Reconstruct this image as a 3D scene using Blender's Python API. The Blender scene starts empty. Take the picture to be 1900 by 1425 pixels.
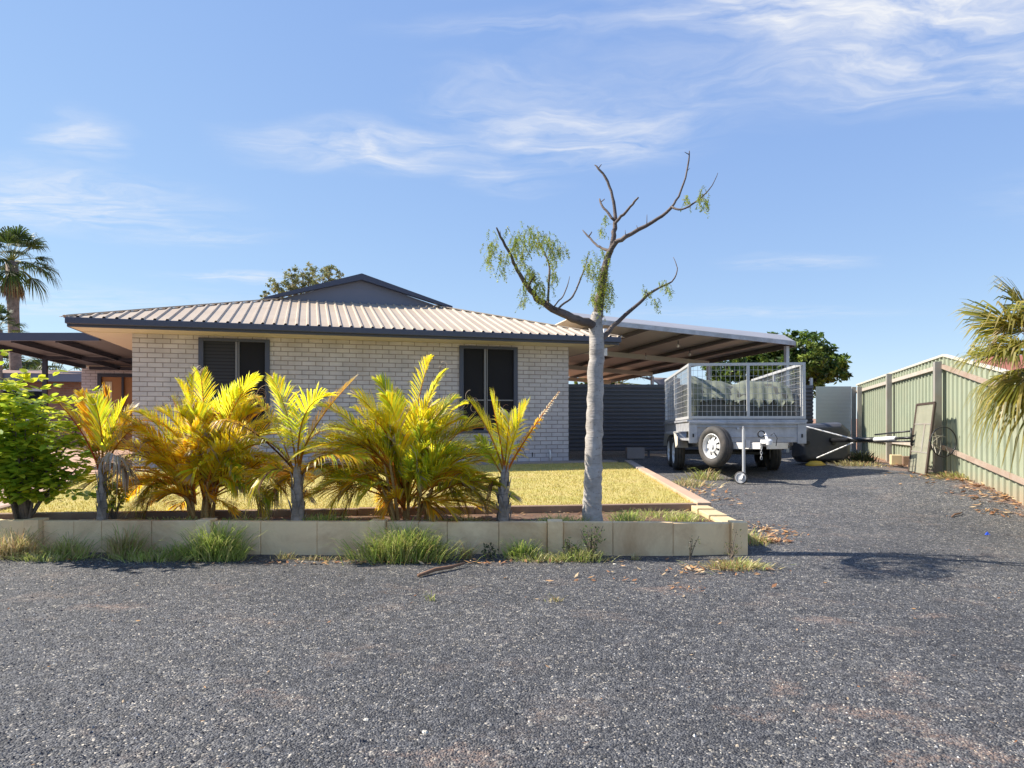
import bpy, math, random
from mathutils import Vector, Matrix, noise as mnoise
R = math.radians
random.seed(7)
rnd = random.random
uni = random.uniform
sc = bpy.context.scene
C = sc.collection

# ------------------------------------------------------------------ camera
F = 1267.0            # focal length in photo pixels (1900 wide)
EYE = 1.22
cd = bpy.data.cameras.new("camera")
cd.sensor_width = 36.0
cd.lens = 36.0 * F / 1900.0
cd.shift_y = (776 - 712.5) / 1900.0
cd.clip_end = 2000
cam = bpy.data.objects.new("camera", cd)
cam.location = (0, 0, EYE)
cam.rotation_euler = (R(90), 0, 0)
C.objects.link(cam)
sc.camera = cam

# ------------------------------------------------------------------ light
SUN_EL, PHI = 41.5, 11.5
light_dir = Vector((math.cos(R(PHI)) * math.cos(R(SUN_EL)), -math.sin(R(PHI)) * math.cos(R(SUN_EL)), -math.sin(R(SUN_EL))))
sd = bpy.data.lights.new("sun", 'SUN')
sd.energy = 5.0
sd.angle = R(0.5)
sd.color = (1.0, 0.93, 0.82)
sun = bpy.data.objects.new("sun", sd)
sun.rotation_euler = light_dir.to_track_quat('-Z', 'Y').to_euler()
sun.location = (-8, 6, 12)
C.objects.link(sun)
sc.view_settings.view_transform = 'Standard'
sc.view_settings.look = 'None'
sc.view_settings.gamma = 1.0
sc.view_settings.exposure = 0.82

def world():
    w = bpy.data.worlds.new("World")
    sc.world = w
    w.use_nodes = True
    nt = w.node_tree
    N, L = nt.nodes, nt.links
    N.clear()
    out = N.new('ShaderNodeOutputWorld')
    bg = N.new('ShaderNodeBackground')
    bg.inputs['Strength'].default_value = 0.15
    sky = N.new('ShaderNodeTexSky')
    sky.sky_type = 'NISHITA'
    sky.sun_disc = False
    sky.sun_elevation = R(SUN_EL)
    sky.sun_rotation = math.atan2(-light_dir.x, -light_dir.y)
    sky.air_density = 0.7
    sky.dust_density = 0.0
    sky.ozone_density = 4.0
    # flatten the sky's range a little, channel by channel
    ssep = N.new('ShaderNodeSeparateColor'); L.new(sky.outputs[0], ssep.inputs[0])
    scom = N.new('ShaderNodeCombineColor')
    for i, (co, pw) in enumerate(((.89, .54), (.94, .48), (1.02, .25))):
        a = N.new('ShaderNodeMath'); a.operation = 'MULTIPLY'; L.new(ssep.outputs[i], a.inputs[0]); a.inputs[1].default_value = .15
        b = N.new('ShaderNodeMath'); b.operation = 'POWER'; L.new(a.outputs[0], b.inputs[0]); b.inputs[1].default_value = pw
        c = N.new('ShaderNodeMath'); c.operation = 'MULTIPLY'; L.new(b.outputs[0], c.inputs[0]); c.inputs[1].default_value = co / (1.765 * .15)
        L.new(c.outputs[0], scom.inputs[i])
    tc = N.new('ShaderNodeTexCoord')
    sep = N.new('ShaderNodeSeparateXYZ'); L.new(tc.outputs['Generated'], sep.inputs[0])
    mz = N.new('ShaderNodeMath'); mz.operation = 'MAXIMUM'; mz.inputs[1].default_value = 0.02
    L.new(sep.outputs[2], mz.inputs[0])
    dx = N.new('ShaderNodeMath'); dx.operation = 'DIVIDE'; L.new(sep.outputs[0], dx.inputs[0]); L.new(mz.outputs[0], dx.inputs[1])
    dy = N.new('ShaderNodeMath'); dy.operation = 'DIVIDE'; L.new(sep.outputs[1], dy.inputs[0]); L.new(mz.outputs[0], dy.inputs[1])
    pl = N.new('ShaderNodeCombineXYZ'); L.new(dx.outputs[0], pl.inputs[0]); L.new(dy.outputs[0], pl.inputs[1])
    # warp the cloud layer so the streaks curl
    wn = N.new('ShaderNodeTexNoise'); wn.inputs['Scale'].default_value = 1.6; wn.inputs['Detail'].default_value = 5
    L.new(pl.outputs[0], wn.inputs['Vector'])
    ws = N.new('ShaderNodeVectorMath'); ws.operation = 'SUBTRACT'; L.new(wn.outputs['Color'], ws.inputs[0]); ws.inputs[1].default_value = (.5, .5, .5)
    wsc = N.new('ShaderNodeVectorMath'); wsc.operation = 'SCALE'; L.new(ws.outputs[0], wsc.inputs[0]); wsc.inputs['Scale'].default_value = 0.55
    wp = N.new('ShaderNodeVectorMath'); wp.operation = 'ADD'; L.new(pl.outputs[0], wp.inputs[0]); L.new(wsc.outputs[0], wp.inputs[1])
    # (x, y, rx, ry, rotation, strength) of each patch of cirrus in the layer
    blobs = [(0.95, 1.62, .66, .24, -6, 1.9), (1.10, 1.95, .60, .24, 8, 1.0), (0.20, 2.36, .50, .30, 30, 1.0), (0.98, 1.56, .36, .13, -8, 2.4), (-.05, 2.75, .20, .30, -30, .5),
             (-.48, 2.56, .50, .20, -8, 1.0), (-1.56, 2.45, .26, .12, -45, .95), (-2.2, 3.15, .75, .40, 0, 1.05),
             (-1.95, 4.85, .55, .20, 0, .8), (.0, 1.78, .30, .10, -10, .5), (1.9, 4.4, .5, .2, 0, .45), (-.2, 1.45, .3, .08, 10, .5),
             (-1.8, 3.7, .5, .2, 0, .5), (.6, 2.0, .5, .3, 30, .4), (3.0, 3.0, .8, .4, 0, .4), (-4, 6, 2, .8, 0, .45), (2.2, 6.5, 1.6, .35, 0, .32)]
    prev = None
    for (x, y, rx, ry, ro, st) in blobs:
        mp = N.new('ShaderNodeMapping'); mp.vector_type = 'TEXTURE'
        mp.inputs['Location'].default_value = (x, y, 0)
        mp.inputs['Rotation'].default_value = (0, 0, R(ro))
        mp.inputs['Scale'].default_value = (rx * 1.25, ry * 1.5, 1)
        L.new(wp.outputs[0], mp.inputs['Vector'])
        ln = N.new('ShaderNodeVectorMath'); ln.operation = 'LENGTH'; L.new(mp.outputs[0], ln.inputs[0])
        mr = N.new('ShaderNodeMapRange'); mr.interpolation_type = 'SMOOTHSTEP'
        L.new(ln.outputs['Value'], mr.inputs[0])
        mr.inputs[1].default_value = 0.0; mr.inputs[2].default_value = 1.15
        mr.inputs[3].default_value = st; mr.inputs[4].default_value = 0
        if prev is None:
            prev = mr.outputs[0]
        else:
            mx = N.new('ShaderNodeMath'); mx.operation = 'MAXIMUM'; L.new(prev, mx.inputs[0]); L.new(mr.outputs[0], mx.inputs[1]); prev = mx.outputs[0]
    m2 = N.new('ShaderNodeMapping'); m2.inputs['Scale'].default_value = (1.0, 2.0, 1); m2.inputs['Rotation'].default_value = (0, 0, R(20))
    L.new(wp.outputs[0], m2.inputs['Vector'])
    n2 = N.new('ShaderNodeTexNoise'); n2.inputs['Scale'].default_value = 2.6; n2.inputs['Detail'].default_value = 9; n2.inputs['Roughness'].default_value = .58
    n2.inputs['Distortion'].default_value = .8
    L.new(m2.outputs[0], n2.inputs['Vector'])
    r2 = N.new('ShaderNodeMapRange'); L.new(n2.outputs[0], r2.inputs[0])
    r2.inputs[1].default_value = .33; r2.inputs[2].default_value = .68
    m3 = N.new('ShaderNodeMapping'); m3.inputs['Scale'].default_value = (3.2, 15, 1); m3.inputs['Rotation'].default_value = (0, 0, R(32))
    L.new(wp.outputs[0], m3.inputs['Vector'])
    n3 = N.new('ShaderNodeTexNoise'); n3.inputs['Scale'].default_value = 1.3; n3.inputs['Detail'].default_value = 8; n3.inputs['Roughness'].default_value = .62
    L.new(m3.outputs[0], n3.inputs['Vector'])
    r3 = N.new('ShaderNodeMapRange'); L.new(n3.outputs[0], r3.inputs[0]); r3.inputs[1].default_value = .3; r3.inputs[2].default_value = .66; r3.inputs[3].default_value = .5; r3.inputs[4].default_value = 1.0
    m23 = N.new('ShaderNodeMath'); m23.operation = 'MULTIPLY'; L.new(r2.outputs[0], m23.inputs[0]); L.new(r3.outputs[0], m23.inputs[1])
    mul = N.new('ShaderNodeMath'); mul.operation = 'MULTIPLY'; L.new(prev, mul.inputs[0]); L.new(m23.outputs[0], mul.inputs[1])
    cl = N.new('ShaderNodeMath'); cl.operation = 'MINIMUM'; cl.inputs[1].default_value = .9; L.new(mul.outputs[0], cl.inputs[0])
    mix = N.new('ShaderNodeMix'); mix.data_type = 'RGBA'
    L.new(cl.outputs[0], mix.inputs[0]); L.new(scom.outputs[0], mix.inputs[6]); mix.inputs[7].default_value = (3.5, 3.55, 3.65, 1)
    L.new(mix.outputs[2], bg.inputs['Color'])
    L.new(bg.outputs[0], out.inputs[0])
world()

# ------------------------------------------------------------------ helpers
def at(px, py, Z):
    """the place at distance Z in front of the camera that the photograph shows at (px, py)"""
    return Vector(((px - 950) / F * Z, Z, EYE - (py - 776) / F * Z))

def tag(o, label=None, cat=None, group=None, kind=None):
    if label: o['label'] = label
    if cat: o['category'] = cat
    if group: o['group'] = group
    if kind: o['kind'] = kind
    return o

def empty(name, loc, rz=0, rx=0, label=None, cat=None, group=None):
    o = bpy.data.objects.new(name, None)
    o.location = loc
    o.rotation_euler = (rx, 0, rz)
    o.empty_display_size = .2
    C.objects.link(o)
    return tag(o, label, cat, group)

class MB:
    def __init__(s):
        s.v = []; s.f = []; s.c = []; s.smooth = False
    def add(s, vs, fs, col=None):
        o = len(s.v)
        s.v.extend([tuple(v) for v in vs])
        for f in fs:
            s.f.append(tuple(i + o for i in f)); s.c.append(col)
    def box(s, x0, x1, y0, y1, z0, z1, col=None):
        s.add([(x0, y0, z0), (x1, y0, z0), (x1, y1, z0), (x0, y1, z0), (x0, y0, z1), (x1, y0, z1), (x1, y1, z1), (x0, y1, z1)],
              [(0, 3, 2, 1), (4, 5, 6, 7), (0, 1, 5, 4), (1, 2, 6, 5), (2, 3, 7, 6), (3, 0, 4, 7)], col)
    def hexa(s, b, t, col=None):
        """closed block from four bottom and four top corners, both counter-clockwise"""
        s.add(list(b) + list(t), [(0, 3, 2, 1), (4, 5, 6, 7), (0, 1, 5, 4), (1, 2, 6, 5), (2, 3, 7, 6), (3, 0, 4, 7)], col)
    def bar(s, p, q, w, h=None, up=(0, 0, 1), col=None):
        """rectangular bar from p to q"""
        p = Vector(p); q = Vector(q); h = h or w
        t = (q - p).normalized(); u = Vector(up)
        if abs(t.dot(u)) > .95: u = Vector((0, 1, 0))
        a = t.cross(u).normalized() * w / 2; b = a.cross(t).normalized() * h / 2
        s.hexa([p - a - b, p + a - b, q + a - b, q - a - b][::-1], [p - a + b, p + a + b, q + a + b, q - a + b][::-1], col)
    def tube(s, pts, rad, n=8, cap=True, col=None):
        pts = [Vector(p) for p in pts]
        if not isinstance(rad, (list, tuple)): rad = [rad] * len(pts)
        rings = []
        prev = None
        base = len(s.v)
        for i, p in enumerate(pts):
            t = (pts[min(i + 1, len(pts) - 1)] - pts[max(i - 1, 0)])
            t = t.normalized() if t.length > 1e-9 else Vector((0, 0, 1))
            if prev is None:
                a = t.cross(Vector((0, 0, 1)))
                if a.length < .2: a = t.cross(Vector((0, 1, 0)))
            else:
                a = prev - t * prev.dot(t)
            a.normalize(); prev = a
            b = t.cross(a)
            for k in range(n):
                th = 2 * math.pi * k / n
                s.v.append(tuple(p + (a * math.cos(th) + b * math.sin(th)) * rad[i]))
        for i in range(len(pts) - 1):
            for k in range(n):
                k2 = (k + 1) % n
                s.f.append((base + i * n + k, base + i * n + k2, base + (i + 1) * n + k2, base + (i + 1) * n + k)); s.c.append(col)
        if cap:
            s.f.append(tuple(base + k for k in range(n))[::-1]); s.c.append(col)
            s.f.append(tuple(base + (len(pts) - 1) * n + k for k in range(n))); s.c.append(col)
    def lathe(s, c, axis, prof, n=32, col=None):
        """profile of (offset along the axis, radius) turned round the axis through c"""
        c = Vector(c); ax = Vector(axis).normalized()
        a = ax.cross(Vector((0, 0, 1)))
        if a.length < .1: a = Vector((1, 0, 0))
        a.normalize(); b = ax.cross(a)
        base = len(s.v)
        for (o, r) in prof:
            for k in range(n):
                th = 2 * math.pi * k / n
                s.v.append(tuple(c + ax * o + (a * math.cos(th) + b * math.sin(th)) * r))
        for i in range(len(prof) - 1):
            for k in range(n):
                k2 = (k + 1) % n
                s.f.append((base + i * n + k, base + (i + 1) * n + k, base + (i + 1) * n + k2, base + i * n + k2)); s.c.append(col)
    def build(s, name, mat, parent=None, smooth=None, bevel=0, loc=None):
        me = bpy.data.meshes.new(name)
        me.from_pydata(s.v, [], s.f)
        if any(c is not None for c in s.c):
            ca = me.color_attributes.new('tint', 'FLOAT_COLOR', 'CORNER')
            buf = []
            for f, c in zip(s.f, s.c):
                c = c or (1, 1, 1)
                buf.extend((c[0], c[1], c[2], 1.0) * len(f))
            ca.data.foreach_set('color', buf)
        if smooth or (smooth is None and s.smooth):
            me.polygons.foreach_set('use_smooth', [True] * len(me.polygons))
        me.materials.append(mat)
        me.update()
        o = bpy.data.objects.new(name, me)
        C.objects.link(o)
        if parent is not None: o.parent = parent
        if loc is not None: o.location = loc
        if bevel:
            b = o.modifiers.new('bevel', 'BEVEL'); b.width = bevel; b.segments = 2; b.limit_method = 'ANGLE'; b.angle_limit = R(40)
        return o

# ------------------------------------------------------------------ materials
class NT:
    def __init__(s, name):
        s.m = bpy.data.materials.new(name); s.m.use_nodes = True
        s.t = s.m.node_tree; s.N = s.t.nodes; s.L = s.t.links
        s.b = s.N['Principled BSDF']; s.out = s.N['Material Output']
        s.tc = s.N.new('ShaderNodeTexCoord')
    def link(s, a, b): s.L.new(a, b)
    def vec(s, kind='Object', scale=(1, 1, 1)):
        mp = s.N.new('ShaderNodeMapping'); mp.inputs['Scale'].default_value = scale
        if kind == 'World':
            g = s.N.new('ShaderNodeNewGeometry'); s.link(g.outputs['Position'], mp.inputs['Vector'])
        else: s.link(s.tc.outputs[kind], mp.inputs['Vector'])
        return mp.outputs[0]
    def noise(s, vec, scale, detail=4, rough=.55, dist=0):
        n = s.N.new('ShaderNodeTexNoise'); s.link(vec, n.inputs['Vector'])
        n.inputs['Scale'].default_value = scale; n.inputs['Detail'].default_value = detail; n.inputs['Roughness'].default_value = rough
        n.inputs['Distortion'].default_value = dist
        return n.outputs[0]
    def ramp(s, fac, stops):
        r = s.N.new('ShaderNodeValToRGB'); s.link(fac, r.inputs[0])
        e = r.color_ramp.elements
        while len(e) < len(stops): e.new(.5)
        for i, (p, c) in enumerate(stops):
            e[i].position = p
            e[i].color = (*c, 1) if isinstance(c, tuple) else (c, c, c, 1)
        return r.outputs[0]
    def mix(s, fac, a, b, mode='MIX'):
        m = s.N.new('ShaderNodeMix'); m.data_type = 'RGBA'; m.blend_type = mode
        for i, x in ((0, fac), (6, a), (7, b)):
            if isinstance(x, (int, float)) : m.inputs[i].default_value = x if i == 0 else (x, x, x, 1)
            elif isinstance(x, tuple): m.inputs[i].default_value = (*x, 1)
            else: s.link(x, m.inputs[i])
        return m.outputs[2]
    def math(s, op, a, b=0.0):
        m = s.N.new('ShaderNodeMath'); m.operation = op
        for i, x in ((0, a), (1, b)):
            if isinstance(x, (int, float)): m.inputs[i].default_value = x
            else: s.link(x, m.inputs[i])
        return m.outputs[0]
    def bump(s, h, strength=.3, dist=.01):
        b = s.N.new('ShaderNodeBump'); s.link(h, b.inputs['Height']); b.inputs['Strength'].default_value = strength; b.inputs['Distance'].default_value = dist
        s.link(b.outputs[0], s.b.inputs['Normal'])
    def color(s, c):
        if isinstance(c, tuple): s.b.inputs['Base Color'].default_value = (*c, 1)
        else: s.link(c, s.b.inputs['Base Color'])

def simple(name, col, rough=.6, metal=0.0, var=.25, scale=6, bump=.15, bscale=60, dirt=None, dirt_amt=.5, kind='Object', spec=None):
    t = NT(name)
    v = t.vec(kind)
    n = t.noise(v, scale, 6, .6)
    c = t.mix(n, tuple(x * (1 - var) for x in col), tuple(min(1, x * (1 + var)) for x in col))
    if dirt:
        n3 = t.noise(v, scale * .45, 8, .7, .4)
        k = t.ramp(n3, [(.45, 0.0), (.75, dirt_amt)])
        c = t.mix(k, c, dirt)
    t.color(c)
    t.b.inputs['Roughness'].default_value = rough
    t.b.inputs['Metallic'].default_value = metal
    if spec is not None: t.b.inputs['Specular IOR Level'].default_value = spec
    if bump: t.bump(t.noise(v, bscale, 4), bump, .004)
    return t.m

def leaf_mat(name, rough=.45, trans=.4, spec=.5, var=.35):
    t = NT(name)
    a = t.N.new('ShaderNodeAttribute'); a.attribute_name = 'tint'
    n = t.noise(t.vec('World'), 9, 4)
    c = t.mix(1.0, a.outputs['Color'], t.ramp(n, [(.3, 1 - var), (.7, 1.15)]), 'MULTIPLY')
    t.color(c)
    t.b.inputs['Roughness'].default_value = rough
    t.b.inputs['Specular IOR Level'].default_value = spec
    tr = t.N.new('ShaderNodeBsdfTranslucent'); t.link(c, tr.inputs['Color'])
    mx = t.N.new('ShaderNodeMixShader'); mx.inputs[0].default_value = trans
    t.link(t.b.outputs[0], mx.inputs[1]); t.link(tr.outputs[0], mx.inputs[2]); t.link(mx.outputs[0], t.out.inputs[0])
    return t.m

def brick_mat(name, c1, c2, mortar, bw=.25, rh=.086, ms=.011):
    t = NT(name)
    g = t.N.new('ShaderNodeNewGeometry')
    vt = t.N.new('ShaderNodeVectorTransform'); vt.vector_type = 'NORMAL'; vt.convert_from = 'WORLD'; vt.convert_to = 'OBJECT'
    t.link(g.outputs['True Normal'], vt.inputs[0])
    sn = t.N.new('ShaderNodeSeparateXYZ'); t.link(vt.outputs[0], sn.inputs[0])
    side = t.math('GREATER_THAN', t.math('ABSOLUTE', sn.outputs[0]), .5)
    sp = t.N.new('ShaderNodeSeparateXYZ'); t.link(t.tc.outputs['Object'], sp.inputs[0])
    u = t.math('ADD', t.math('MULTIPLY', sp.outputs[0], t.math('SUBTRACT', 1.0, side)), t.math('MULTIPLY', sp.outputs[1], side))
    cv = t.N.new('ShaderNodeCombineXYZ'); t.link(u, cv.inputs[0]); t.link(sp.outputs[2], cv.inputs[1])
    b = t.N.new('ShaderNodeTexBrick'); t.link(cv.outputs[0], b.inputs['Vector'])
    b.inputs['Scale'].default_value = 1; b.inputs['Brick Width'].default_value = bw; b.inputs['Row Height'].default_value = rh
    b.inputs['Mortar Size'].default_value = ms * .6; b.inputs['Mortar Smooth'].default_value = .25; b.inputs['Bias'].default_value = 0
    b.inputs['Color1'].default_value = (*c1, 1); b.inputs['Color2'].default_value = (*c2, 1); b.inputs['Mortar'].default_value = (*mortar, 1)
    n = t.noise(t.vec('Object'), 3, 6, .6)
    c = t.mix(1.0, b.outputs['Color'], t.ramp(n, [(.3, .82), (.7, 1.08)]), 'MULTIPLY')
    c = t.mix(t.ramp(t.noise(t.vec('Object', (1, 1, .5)), 1.3, 8, .7), [(.52, 0.0), (.75, .4)]), c, (.34, .27, .21))
    t.color(c)
    t.b.inputs['Roughness'].default_value = .75
    n2 = t.noise(t.vec('Object'), 70, 4)
    h = t.math('ADD', t.math('MULTIPLY', t.math('SUBTRACT', 1.0, b.outputs['Fac']), 1.0), t.math('MULTIPLY', n2, .25))
    t.bump(h, .8, .008)
    return t.m

def gravel_mat():
    t = NT('gravel')
    w = t.vec('World')
    def vor(scale, feat='F1'):
        v = t.N.new('ShaderNodeTexVoronoi'); v.feature = feat; t.link(w, v.inputs['Vector']); v.inputs['Scale'].default_value = scale
        return v
    v1 = vor(105); v2 = vor(210); v3 = vor(36)
    g1 = t.N.new('ShaderNodeSeparateColor'); t.link(v1.outputs['Color'], g1.inputs[0])
    g2 = t.N.new('ShaderNodeSeparateColor'); t.link(v2.outputs['Color'], g2.inputs[0])
    c1 = t.ramp(g1.outputs[0], [(0, (.018, .019, .024)), (.35, (.050, .052, .060)), (.7, (.115, .117, .124)), (.93, (.20, .198, .195)), (.975, (.50, .45, .37)), (1, (.75, .68, .56))])
    c2 = t.ramp(g2.outputs[1], [(0, (.02, .021, .025)), (.5, (.075, .077, .084)), (.9, (.15, .15, .15)), (1, (.34, .32, .28))])
    c = t.mix(.38, c1, c2)
    g3 = t.N.new('ShaderNodeSeparateColor'); t.link(v3.outputs['Color'], g3.inputs[0])
    c = t.mix(1.0, c, t.ramp(g3.outputs[0], [(0, .75), (.5, 1.0), (1, 1.25)]), 'MULTIPLY')
    c = t.mix(1.0, c, t.ramp(t.noise(w, 11, 6, .7), [(.3, .72), (.7, 1.3)]), 'MULTIPLY')
    big = t.noise(w, .9, 6, .6)
    c = t.mix(1.0, c, t.ramp(big, [(.3, (.72, .72, .73)), (.7, (1.18, 1.14, 1.08))]), 'MULTIPLY')
    # drifts of fine dust and of red soil showing through
    d = t.noise(t.vec('World', (1, 1.6, 1)), 1.7, 8, .68, .4)
    dm = t.math('MULTIPLY', t.ramp(d, [(.55, 0.0), (.70, 1.0)]), t.ramp(t.noise(w, 38, 5, .7), [(.38, 0.0), (.56, 1.0)]))
    c = t.mix(t.math('MULTIPLY', dm, .5), c, (.27, .20, .155))
    # bare patches of pinkish soil worn through the gravel, and gravel made paler farther up the drive
    wn = t.N.new('ShaderNodeTexNoise'); t.link(w, wn.inputs['Vector']); wn.inputs['Scale'].default_value = 3.5; wn.inputs['Detail'].default_value = 7; wn.inputs['Roughness'].default_value = .7
    sb = t.N.new('ShaderNodeVectorMath'); sb.operation = 'SUBTRACT'; t.link(wn.outputs['Color'], sb.inputs[0]); sb.inputs[1].default_value = (.5, .5, .5)
    sc_ = t.N.new('ShaderNodeVectorMath'); sc_.operation = 'SCALE'; t.link(sb.outputs[0], sc_.inputs[0]); sc_.inputs['Scale'].default_value = .8
    ad = t.N.new('ShaderNodeVectorMath'); ad.operation = 'ADD'; t.link(w, ad.inputs[0]); t.link(sc_.outputs[0], ad.inputs[1])
    pm = None
    for (x, y, rx, ry, ro) in ((-1.20, 3.05, .20, .09, 0), (1.52, 2.86, .30, .10, -20), (1.78, 2.62, .30, .10, -50), (1.25, 3.2, .10, .16, 10), (1.85, 3.25, .16, .10, 0), (1.0, 2.95, .13, .07, 0), (1.95, 4.15, .22, .12, 0), (1.1, 4.9, .3, .10, 0), (-.25, 2.55, .35, .08, 10), (-2.6, 4.5, .3, .12, 0), (1.55, 2.45, .3, .08, 0), (2.7, 4.3, .2, .1, 0)):
        mp = t.N.new('ShaderNodeMapping'); mp.vector_type = 'TEXTURE'; mp.inputs['Location'].default_value = (x, y, 0); mp.inputs['Rotation'].default_value = (0, 0, R(ro)); mp.inputs['Scale'].default_value = (rx, ry, 50)
        t.link(ad.outputs[0], mp.inputs['Vector'])
        ln = t.N.new('ShaderNodeVectorMath'); ln.operation = 'LENGTH'; t.link(mp.outputs[0], ln.inputs[0])
        k = t.ramp(ln.outputs['Value'], [(.2, 1.0), (1.0, 0.0)])
        pm = k if pm is None else t.math('MAXIMUM', pm, k)
    pm = t.math('MULTIPLY', pm, t.ramp(t.noise(w, 45, 5, .7), [(.40, .05), (.62, .75)]))
    c = t.mix(pm, c, (.30, .205, .155))
    yy = t.N.new('ShaderNodeSeparateXYZ'); t.link(w, yy.inputs[0])
    du = t.math('MULTIPLY', t.ramp(t.math('MULTIPLY', yy.outputs[1], .1), [(.55, 0.0), (.95, .55)]), t.ramp(t.noise(w, .7, 6, .6), [(.3, .3), (.65, 1.0)]))
    c = t.mix(du, c, t.mix(1.0, c, (1.75, 1.72, 1.66), 'MULTIPLY'))
    c = t.mix(t.ramp(g3.outputs[1], [(.986, 0.0), (.99, .6)]), c, (.34, .31, .26))
    c = t.mix(t.ramp(g3.outputs[2], [(.94, 0.0), (.95, .6)]), c, (.035, .036, .042))
    # red dirt beside the fence and past the gravel
    sp = t.N.new('ShaderNodeSeparateXYZ'); t.link(w, sp.inputs[0])
    edge = t.math('ADD', t.math('SUBTRACT', sp.outputs[0], t.math('ADD', 4.45, t.math('MULTIPLY', sp.outputs[1], .178))), t.math('MULTIPLY', t.math('SUBTRACT', t.noise(w, 1.4, 6, .65), .5), 2.2))
    em = t.ramp(edge, [(.05, 0.0), (.75, 1.0)])
    far = t.ramp(t.math('MULTIPLY', sp.outputs[1], .03), [(.60, 0.0), (.68, 1.0)])
    near = t.ramp(t.math('MULTIPLY', sp.outputs[1], .1), [(.62, 0.0), (.85, 1.0)])
    em = t.math('MAXIMUM', t.math('MULTIPLY', em, near), far)
    em = t.math('MULTIPLY', em, t.ramp(t.noise(w, 25, 5, .7), [(.25, .45), (.6, 1.0)]))
    dirt = t.mix(t.noise(w, 30, 6, .7), (.30, .135, .070), (.50, .29, .18))
    c = t.mix(em, c, dirt)
    t.color(c)
    t.b.inputs['Roughness'].default_value = .75
    t.b.inputs['Specular IOR Level'].default_value = .35
    h = t.math('ADD', t.math('MULTIPLY', v1.outputs['Distance'], -1.0), t.math('MULTIPLY', g1.outputs[1], .35))
    h = t.math('ADD', h, t.math('MULTIPLY', t.noise(w, 9, 5), .5))
    t.bump(h, .8, .010)
    return t.m

M = {}
M['gravel'] = gravel_mat()
M['stone'] = None
M['brick'] = brick_mat('painted_brick', (.52, .485, .495), (.60, .565, .57), (.30, .26, .245), ms=.0135)
M['brick_dark'] = brick_mat('brown_brick', (.34, .15, .09), (.42, .2, .12), (.35, .28, .22))
M['navy'] = simple('navy_paint', (.055, .062, .095), .4, 0, .12, 3, .03)
M['navy_dark'] = simple('dark_patio_paint', (.035, .036, .052), .45, 0, .12, 3, .03)
M['patio_sheet'] = simple('patio_sheet', (.055, .05, .055), .5, 0, .12, 3, .03)
M['gable'] = simple('gable_cladding', (.17, .175, .215), .5, 0, .05, 2, .02)
M['soffit'] = simple('soffit_paint', (.66, .56, .38), .6, 0, .06, 2, .04)
M['roof'] = simple('cream_roof_sheet', (.50, .405, .30), .55, 0, .13, 1.6, .05, 40, dirt=(.38, .27, .17), dirt_amt=.55)
M['glass'] = simple('screened_glass', (.012, .012, .016), .6, 0, .3, 2, 0, spec=.2)
M['mull'] = simple('grey_aluminium', (.20, .19, .19), .4, .4, .1, 4, 0)
M['galv'] = simple('galvanised_steel', (.46, .465, .49), .5, .3, .35, 7, .06, 30, dirt=(.27, .25, .24), dirt_amt=.75)
M['galv_light'] = simple('galvanised_frame', (.52, .52, .52), .5, .2, .15, 6, .04, 40)
M['grey_sheet'] = simple('grey_roof_sheet', (.36, .355, .37), .5, 0, .08, 3, .03)
M['sheet_under'] = simple('sheet_underside', (.74, .65, .52), .6, 0, .1, 2, .03)
M['beam'] = simple('carport_beam', (.66, .62, .50), .5, 0, .1, 3, .03)
M['rafter'] = simple('carport_rafter', (.10, .09, .075), .6, 0, .1, 3, .03)
M['charcoal'] = simple('charcoal_sheet', (.085, .087, .105), .42, 0, .15, 3, .03)
M['green_fence'] = simple('pale_green_sheet', (.36, .41, .285), .5, 0, .10, 2, .03, 40, dirt=(.42, .37, .25), dirt_amt=.45)
def fence_mat():
    t = NT('pale_green_sheet')
    v = t.vec('World')
    n = t.noise(v, 2, 6, .6)
    c = t.mix(n, (.285, .32, .225), (.375, .41, .30))
    c = t.mix(t.ramp(t.noise(v, .9, 8, .7, .4), [(.45, 0.0), (.75, .4)]), c, (.42, .37, .25))
    # red dust splashed up the foot of the sheets
    sp = t.N.new('ShaderNodeSeparateXYZ'); t.link(v, sp.inputs[0])
    hgt = t.math('ADD', sp.outputs[2], t.math('MULTIPLY', t.noise(t.vec('World', (1, 1, .3)), 5, 6, .7), .55))
    c = t.mix(t.ramp(hgt, [(.45, .55), (.75, 0.0)]), c, (.42, .26, .17))
    t.color(c); t.b.inputs['Roughness'].default_value = .5
    return t.m
M['green_fence'] = fence_mat()
M['cream'] = simple('cream_capping', (.62, .57, .46), .5, 0, .08, 3, .03)
M['cream_sheet'] = simple('cream_sheet', (.60, .59, .48), .5, 0, .06, 2, .03)
M['rail'] = simple('dusty_rail', (.36, .26, .20), .6, 0, .15, 6, .06, 40, dirt=(.50, .44, .36), dirt_amt=.7)
M['rail_pale'] = simple('pale_rail', (.50, .44, .37), .6, 0, .12, 6, .06, 40, dirt=(.38, .29, .22), dirt_amt=.5)
M['post'] = simple('fence_post_steel', (.35, .33, .29), .55, .1, .15, 6, .06, 40, dirt=(.34, .22, .14), dirt_amt=.5)
M['limestone'] = simple('limestone_block', (.92, .66, .37), .85, 0, .14, 3.5, .7, 55, dirt=(.50, .28, .13), dirt_amt=.9)
M['limestone_lit'] = simple('limestone_sunlit', (.62, .49, .28), .85, 0, .12, 3, .5, 60, dirt=(.50, .34, .2), dirt_amt=.6)  # copy of the limestone for sunlit blocks, the lit tone put into its colour
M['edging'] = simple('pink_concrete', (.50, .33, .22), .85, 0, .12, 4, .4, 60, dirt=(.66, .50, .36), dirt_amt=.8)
M['kerb'] = simple('brown_concrete', (.23, .145, .095), .85, 0, .15, 4, .4, 60, dirt=(.5, .36, .24), dirt_amt=.6)
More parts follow.
